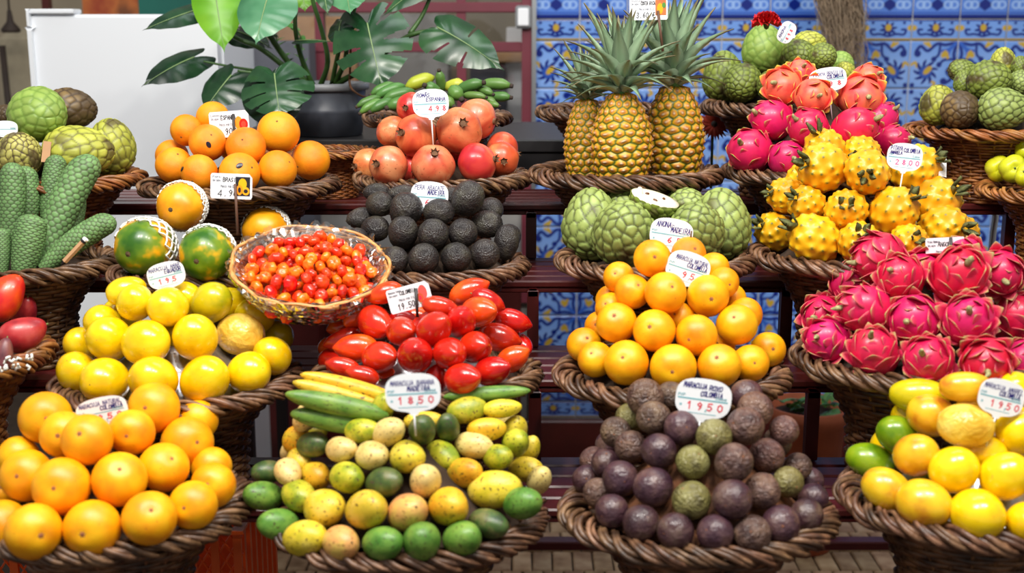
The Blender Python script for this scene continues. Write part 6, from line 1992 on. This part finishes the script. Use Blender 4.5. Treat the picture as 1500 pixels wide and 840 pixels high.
card_tag('laminated price card reading COSTA RICA in front of the pineapple crowns', 950, 13, 56, 32, 2.36, 1, 'Ananas', 'COSTA RICA', '3.60 €', [('picture_ground', ('box', .18, -.3, .46, .4), 'rust'), ('picture_fruit', ('disc', .3, .0, .08, .25, 2), 'papaya_yellow'), ('picture_leaf', ('disc', .4, .15, .05, .12, 3), 'leaf_small')], ((.24, -.1), (.36, -1.95)), clip_mat='stick_wood')

# wooden pencil-like label holder in the monstera fruit
a, b = P(95, 383, 2.03), P(126, 350, 2.03)
pc = empty('wooden_label_stick', a)
ax = b - a
obj('shaft', MB().tube([(0, 0, 0), ax * 0.86], 0.0052, 6).mesh('shaft', False), M['tan'], pc)
obj('collar', MB().tube([ax * 0.86, ax * 0.94], 0.0055, 8).mesh('collar', False), M['ink_black'], pc)
obj('end_cap', MB().tube([ax * 0.94, ax], 0.0052, 8).mesh('end_cap', False), M['card'], pc)
obj('point', MB().tube([ax * -0.16, ax * 0.0], [0.001, 0.005], 6).mesh('point', False), M['ink_black'], pc)
tag(pc, 'short wooden label stick with a black and white end on the basket rim', 'stick')
pl = tag(obj('label_slip', slab([(-.009, -.02), (.007, -.02), (.011, .018), (-.004, .02)], -0.0006, 0.0006).mesh('label_slip', False), M['tan'], loc=P(67, 222, 2.33), rot=(-0.2, 0, 0)), 'beige paper slip between the cherimoyas at the far left', 'paper')
pl2 = tag(obj('label_slip', slab([(-.008, -.016), (.008, -.018), (.007, .017), (-.007, .016)], -0.0006, 0.0006).mesh('label_slip', False), M['card'], loc=P(1381, 245, 2.2), rot=(-0.2, 0.1, 0.3)), 'small pale paper slip at the right of the yellow dragon fruit', 'paper')
# ------------------------------------------------------------------ monstera plant and pots behind
HEART = [(0.03, -0.02), (0.2, -0.17), (0.5, -0.24), (0.82, -0.12), (1.0, 0.14), (0.96, 0.38), (0.78, 0.6), (0.52, 0.78), (0.24, 0.9), (0.07, 0.97), (0.0, 1.06)]
def leaf_mesh(L, hw, slits=(), droop=0.2, fold=0.3, notch=0.2, seed=0):
    """heart-shaped blade from the petiole (origin) to a drawn-out tip at +Y*L; slits = (side, t, width)"""
    pts = smooth_path([(x, y, 0) for x, y in HEART], 10)
    nt = len(pts) - 1
    ns = 10
    v, f = [], []
    kb = notch / 0.2
    for side in (1, -1):
        idx = {}
        for i in range(nt + 1):
            t = i / nt
            o = pts[i]
            ox, oy = o.x * hw, (o.y if o.y > 0 else o.y * kb) * L
            my = L * min(1.0, 1.04 * t ** 1.25)
            for j in range(ns + 1):
                s = j / ns
                x = side * ox * s
                y = my * (1 - s) + oy * s
                z = -droop * L * max(0.0, y / L - 0.1) ** 2 - fold * hw * (abs(x) / hw) ** 1.8 + 0.035 * hw * math.sin(t * 2 * math.pi * 6.5) * s * (1 - 0.4 * s) - 0.10 * L * max(0.0, -y / L)
                idx[(i, j)] = len(v)
                v.append((x, y, z))
        for i in range(nt):
            t = (i + 0.5) / nt
            for j in range(ns):
                s = (j + 0.5) / ns
                cut = any(sd == side and s > 0.3 and abs(t - ts) < tw * (0.3 + 0.7 * (s - 0.3) / 0.7) for (sd, ts, tw) in slits)
                if not cut:
                    q = (idx[(i, j)], idx[(i, j + 1)], idx[(i + 1, j + 1)], idx[(i + 1, j)])
                    f.append(q if side > 0 else q[::-1])
    mid = [Vector((0, L * t, -droop * L * max(0.0, t - 0.1) ** 2 + 0.0008)) for t in [k / 12 for k in range(13)]]
    return mesh('leaf', v, f), MB().tube(mid, [0.0017 * (1 - 0.8 * k / 12) for k in range(13)], 5).mesh('midrib')
plant = empty('monstera_plant', (P(480, 205, 2.98).x, 2.99, TZ + 0.001))
plant.location.z = TZ + 0.001
PL = plant.location.copy()
def leaf(A, Tp, hw, dA, dT, mt, nrm=(0, -0.8, 0.6), slits=(), **k):
    a, b = P(A[0], A[1], dA), P(Tp[0], Tp[1], dT)
    L = (b - a).length
    Y = (b - a).normalized()
    N = Vector(nrm); N = (N - Y * N.dot(Y)).normalized()
    X = Y.cross(N)
    me, rib = leaf_mesh(L, hw * mpp(a), slits, **k)
    R = Matrix((X, Y, N)).transposed().to_4x4()
    o = obj('leaf', me, M[mt], plant, matrix=Matrix.Translation(a - PL) @ R)
    obj('midrib', rib, M['vein'], o)
    return a
PT = P(480, 122, 2.99)
pot_r = 60 * mpp(PT)
h_ = PT.z - TZ
zz0 = 0.0
obj('pot', MB().lathe([(0.0, 0.001), (pot_r * 0.84, 0.001), (pot_r * 0.9, h_ * 0.45), (pot_r * 0.93, h_ * 0.5), (pot_r * 0.9, h_ * 0.52), (pot_r * 0.95, h_ * 0.86), (pot_r * 0.95, h_ * 0.88)], 40).mesh('pot'), M['pot_grey'], plant)
obj('pot_rim', MB().lathe([(pot_r * 0.94, h_ * 0.86), (pot_r * 1.03, h_ * 0.88), (pot_r * 1.04, h_), (pot_r * 0.97, h_ * 1.01), (pot_r * 0.94, h_ * 0.9)], 40).mesh('pot_rim'), M['pot_rim'], plant)
obj('soil', MB().lathe([(0.0, h_ * 0.93), (pot_r * 0.95, h_ * 0.9)], 30).mesh('soil'), M['soil'], plant)
def stem(pts, r, mt='petiole'):
    q = [P(x, y, d) - PL for x, y, d in pts]
    n = len(smooth_path(q, 5))
    obj('stem', MB().tube(smooth_path(q, 5), [r * (1 - 0.4 * i / n) for i in range(n)], 7).mesh('stem'), M[mt], plant)
leaf((296, 12), (214, 37), 19, 2.95, 2.84, 'leaf_dark', (0.1, -0.8, 0.6), droop=0.1, notch=0.06)
leaf((314, -20), (327, 67), 36, 2.9, 2.84, 'leaf_lime', (0.15, -0.9, 0.4), droop=0.15, notch=0.1)
leaf((394, -10), (374, 54), 44, 2.86, 2.77, 'leaf_pale', (0.0, -0.75, 0.7), droop=0.15, notch=0.2)
leaf((284, 84), (213, 113), 26, 2.9, 2.79, 'leaf_dark', (0.1, -0.8, 0.62), droop=0.2, notch=0.3, fold=0.35)
leaf((339, 110), (299, 157), 34, 2.86, 2.8, 'leaf_dark', (-0.15, -0.85, 0.55), droop=0.1, notch=0.25)
leaf((402, 108), (408, 164), 54, 2.78, 2.70, 'leaf_mid', (0.0, -0.8, 0.62), [(1, .34, .02), (1, .5, .02), (1, .64, .018), (-1, .36, .02), (-1, .52, .022)], droop=0.2, notch=0.3, fold=0.4)
leaf((392, 122), (418, 190), 46, 2.82, 2.79, 'leaf_dark', (0.05, -0.97, 0.2), droop=0.05, notch=0.2)
leaf((538, 34), (556, 118), 60, 2.8, 2.70, 'leaf_mid', (-0.1, -0.85, 0.55), [(1, .28, .03), (1, .46, .035), (1, .6, .03), (-1, .26, .03), (-1, .42, .04), (-1, .58, .03)], droop=0.2, notch=0.3, fold=0.35)
leaf((640, 40), (733, 88), 42, 2.86, 2.79, 'leaf_mid', (0.25, -0.85, 0.5), [(1, .4, .018), (1, .58, .02), (-1, .5, .015)], droop=0.2, notch=0.12, fold=0.3)
leaf((505, -25), (512, 14), 30, 2.84, 2.76, 'leaf_pale', (0.0, -0.7, 0.7), droop=0.1)
leaf((440, -35), (446, 12), 34, 2.95, 2.9, 'leaf_lime', (0.0, -0.8, 0.5), droop=0.1)
leaf((470, -30), (480, 16), 16, 2.82, 2.76, 'leaf_mid', (0.2, -0.8, 0.5), droop=0.1)
leaf((360, -30), (372, 30), 30, 3.0, 2.95, 'leaf_dark', (0.0, -0.8, 0.6), droop=0.1)
leaf((345, 45), (395, 62), 24, 2.99, 2.95, 'leaf_dark', (0.1, -0.6, 0.8), droop=0.2)
leaf((432, 60), (482, 56), 7, 2.92, 2.86, 'leaf_mid', (0.0, -0.5, 0.85), droop=0.1, notch=0.05)
leaf((500, 30), (492, 60), 24, 2.86, 2.8, 'leaf_dark', (-0.4, -0.8, 0.5), droop=0.15)
leaf((640, -30), (560, 10), 20, 2.9, 2.85, 'leaf_mid', (0.0, -0.6, 0.8), droop=0.2)
soil_d = 2.99
stem([(455, 128, soil_d), (420, 100, 2.95), (380, 70, 2.93), (345, 55, 2.93), (300, 25, 2.95)], 0.008)
stem([(458, 128, soil_d), (425, 95, 2.97), (390, 40, 2.93), (386, -10, 2.88)], 0.009)
stem([(460, 128, soil_d), (440, 80, 2.95), (432, 30, 2.92), (440, -30, 2.95)], 0.007)
stem([(468, 128, soil_d), (480, 90, 2.95), (470, 40, 2.92), (458, 0, 2.9), (455, -30, 2.9)], 0.007)
stem([(455, 128, soil_d), (420, 118, 2.92), (380, 108, 2.88), (348, 104, 2.87)], 0.005)
stem([(455, 126, soil_d), (400, 108, 2.95), (340, 98, 2.92), (298, 90, 2.9)], 0.004)
stem([(456, 126, soil_d), (430, 112, 2.88), (408, 108, 2.79)], 0.005)
stem([(490, 124, soil_d), (520, 108, 2.94), (548, 90, 2.9), (600, 52, 2.88), (652, 44, 2.87)], 0.008)
stem([(490, 124, soil_d), (505, 90, 2.92), (512, 60, 2.88), (545, 36, 2.81)], 0.007)
stem([(486, 124, soil_d), (500, 60, 2.9), (520, 10, 2.88), (508, -25, 2.85)], 0.006)
stem([(600, 50, 2.89), (620, 20, 2.9), (640, -30, 2.9)], 0.006)
stem([(512, 122, 2.95), (514, 60, 2.9), (512, 30, 2.88)], 0.003, 'root_brown')
stem([(512, 118, 2.93), (515, 130, 2.89), (528, 140, 2.88), (536, 142, 2.89)], 0.003, 'root_brown')
tag(plant, 'monstera plant with glossy split leaves in a dark grey pot', 'potted plant')

# little vine in the same corner
vine = empty('small_vine', P(436, 130, 3.14))
vine.location.z = TZ + 0.001
VL = vine.location.copy()
obj('vine_pot', MB().lathe([(0.0, 0.0), (0.05, 0.0), (0.062, 0.11), (0.066, 0.11), (0.066, 0.122), (0.058, 0.122), (0.05, 0.11), (0.0, 0.105)], 24).mesh('vine_pot'), M['pot_grey'], vine)
vs = [[(438, 128, 3.14), (442, 90, 3.12), (440, 55, 3.1), (430, 36, 3.1)], [(438, 128, 3.14), (420, 95, 3.12), (408, 70, 3.1), (404, 50, 3.1)]]
SL = leaf_mesh(0.026, 0.011, (), 0.3, 0.2, 0.2)[0]
for path in vs:
    q = smooth_path([P(x, y, d) - VL for x, y, d in path], 6)
    obj('vine_stem', MB().tube(q, 0.0018, 5).mesh('vine_stem'), M['petiole'], vine)
    for i in range(3, len(q), 2):
        o = obj('small_leaf', SL, M['leaf_small'], vine, loc=q[i], rot=(RNG.uniform(0.4, 1.2), RNG.uniform(-0.5, 0.5), RNG.uniform(-2.6, 2.6) ))
tag(vine, 'small trailing vine with little green leaves behind the monstera', 'potted plant')

# ------------------------------------------------------------------ dried moss bundle hanging before the tiles
moss_top = P(1222, -60, 3.7)
m = MB()
rg = random.Random(5)
for i in range(560):
    t0 = rg.uniform(-1, 1)
    top = P(1222 + 34 * t0 + rg.gauss(0, 4), -60 + rg.uniform(-8, 8), 3.7 + rg.uniform(-0.05, 0.05))
    ln = rg.uniform(0.45, 1.0)
    bot = P(1222 + 34 * t0 * (1 - 0.35 * ln) + 24 * ln + rg.gauss(0, 5), -60 + 185 * ln * rg.uniform(0.85, 1.05), 3.7 + rg.uniform(-0.05, 0.05))
    pts = []
    n = 9
    for k in range(n):
        t = k / (n - 1)
        p = top.lerp(bot, t)
        pts.append(p + Vector((rg.uniform(-1, 1), rg.uniform(-1, 1), rg.uniform(-0.6, 0.6))) * (0.008 + 0.012 * (i % 3 == 0)) - moss_top)
    m.tube(pts, [0.0018 * (1 - 0.7 * k / n) for k in range(n)], 3, caps=False)
ms = empty('dried_moss_bundle', moss_top)
st = obj('moss_strands', m.mesh('moss_strands'), M['moss'], ms); st['kind'] = 'stuff'
obj('hanging_cord', MB().tube([(0, 0, 0), (0, 0, 0.6)], 0.006, 6).mesh('hanging_cord'), M['root_brown'], ms)
tag(ms, 'shaggy brown bundle of dried moss hanging before the blue tiles', 'dried moss')

# ------------------------------------------------------------------ flowers
def carnation(p, r):
    e = empty('carnation', p)
    rg = random.Random(3)
    for k in range(46):
        t = k / 46
        a = k * 2.39996
        tilt = -(0.1 + 1.7 * t)
        n = 6
        v, f = [], []
        for i in range(3):
            for j in range(n):
                s = -1 + 2 * j / (n - 1)
                ll = r * (0.2, 0.7, 1.0)[i] * (0.7 + 0.3 * t)
                v.append((s * r * (0.1, 0.3, 0.42)[i], 0.10 * r * math.sin(s * 9 + k) * i, ll + (0.08 * r * math.cos(s * 11 + k) if i == 2 else 0)))
        for i in range(2):
            for j in range(n - 1):
                q = i * n + j
                f.append((q, q + 1, q + n + 1, q + n))
        R = Matrix.Rotation(a, 4, 'Z') @ Matrix.Rotation(tilt, 4, 'X')
        obj('petal', mesh('petal', v, f), M['flower_red'], e, matrix=R)
    obj('calyx', MB().lathe([(0.0, -0.5 * r), (0.16 * r, -0.4 * r), (0.3 * r, 0.1 * r)], 10).mesh('calyx'), M['petiole'], e)
    tag(e, 'red carnation resting on the large pale green cherimoya', 'flower')
carnation(P(1123, 33, 2.56), 21 * mpp(P(1123, 31, 2.56)))
def gerbera(p, r):
    e = empty('gerbera', p)
    e.rotation_euler = (1.2, 0, 0.1)
    pm = mesh('petal', [(-0.05 * r, 0.15 * r, 0), (0.05 * r, 0.15 * r, 0), (0.1 * r, 0.6 * r, 0.05 * r), (-0.1 * r, 0.6 * r, 0.05 * r), (0.0, r, -0.04 * r), (0.0, 0.6 * r, 0.085 * r)], [(0, 1, 2, 5), (0, 5, 3), (5, 2, 4), (3, 5, 4)])
    for k in range(26):
        obj('petal', pm, M['flower_orange'], e, rot=(0.1 * (k % 2), 0, 2 * math.pi * k / 26))
    obj('disc', MB().lathe([(0.0, 0.1 * r), (0.14 * r, 0.08 * r), (0.2 * r, 0.0)], 14).mesh('disc'), M['dark_brown'], e)
    obj('flower_stem', MB().tube([e.rotation_euler.to_matrix().inverted() @ Vector(q) for q in ((0, 0.004, 0), (0, 0.016, -0.04), (0, 0.014, SH[5][1] - p.z + 0.002))], 0.003, 6).mesh('flower_stem'), M['petiole'], e)
    tag(e, 'orange gerbera tucked under the carnation basket beside the pineapples', 'flower')
gerbera(P(1046, 182, 2.775), 26 * mpp(P(1046, 182, 2.775)))
# terracotta pot below the stand
tp = P(1198, 610, 3.25)
tpot = empty('terracotta_pot', (tp.x, 3.36, 0.014))
tz = tp.z - 0.014
obj('pot', MB().lathe([(0.0, 0.0), (0.085, 0.0), (0.105, tz - 0.05), (0.118, tz - 0.05), (0.12, tz), (0.11, tz), (0.104, tz - 0.045), (0.0, tz - 0.05)], 32).mesh('pot'), M['terracotta'], tpot)
obj('soil', MB().lathe([(0.0, tz - 0.028), (0.105, tz - 0.032)], 24).mesh('soil'), M['soil'], tpot)
for k in range(26):
    a = k * 2.4
    r_ = 0.02 + 0.07 * RNG.random()
    obj('small_leaf', SL, M['leaf_small'], tpot, loc=(r_ * math.cos(a), r_ * math.sin(a), tz - 0.02 + RNG.uniform(0.0, 0.05)), rot=(RNG.uniform(0.0, 0.9), RNG.uniform(-0.5, 0.5), a), scale=(1.4, 1.4, 1.4))
tag(tpot, 'terracotta pot with small green leaves on the paving under the stand', 'potted plant')
# bent steel tube at the right
q = smooth_path([P(1385, 281, 2.84), P(1425, 287, 2.84), P(1448, 296, 2.84), P(1458, 312, 2.84), P(1455, 340, 2.84), P(1452, 372, 2.84)], 5)
bt = empty('bent_steel_tube', (q[-1].x, 2.84, 0.0))
lo = bt.location.copy()
q = q + [Vector((q[-1].x, 2.84, 0.02))]
obj('tube', MB().tube([p - lo for p in q], 0.0075, 8).mesh('tube'), M['steel'], bt)
obj('foot', MB().lathe([(0.0, 0.02), (0.014, 0.02), (0.016, 0.0), (0.0, 0.0)], 10).mesh('foot'), M['black'], bt)
tag(bt, 'bent galvanised steel tube behind the stand at the right', 'steel tube')
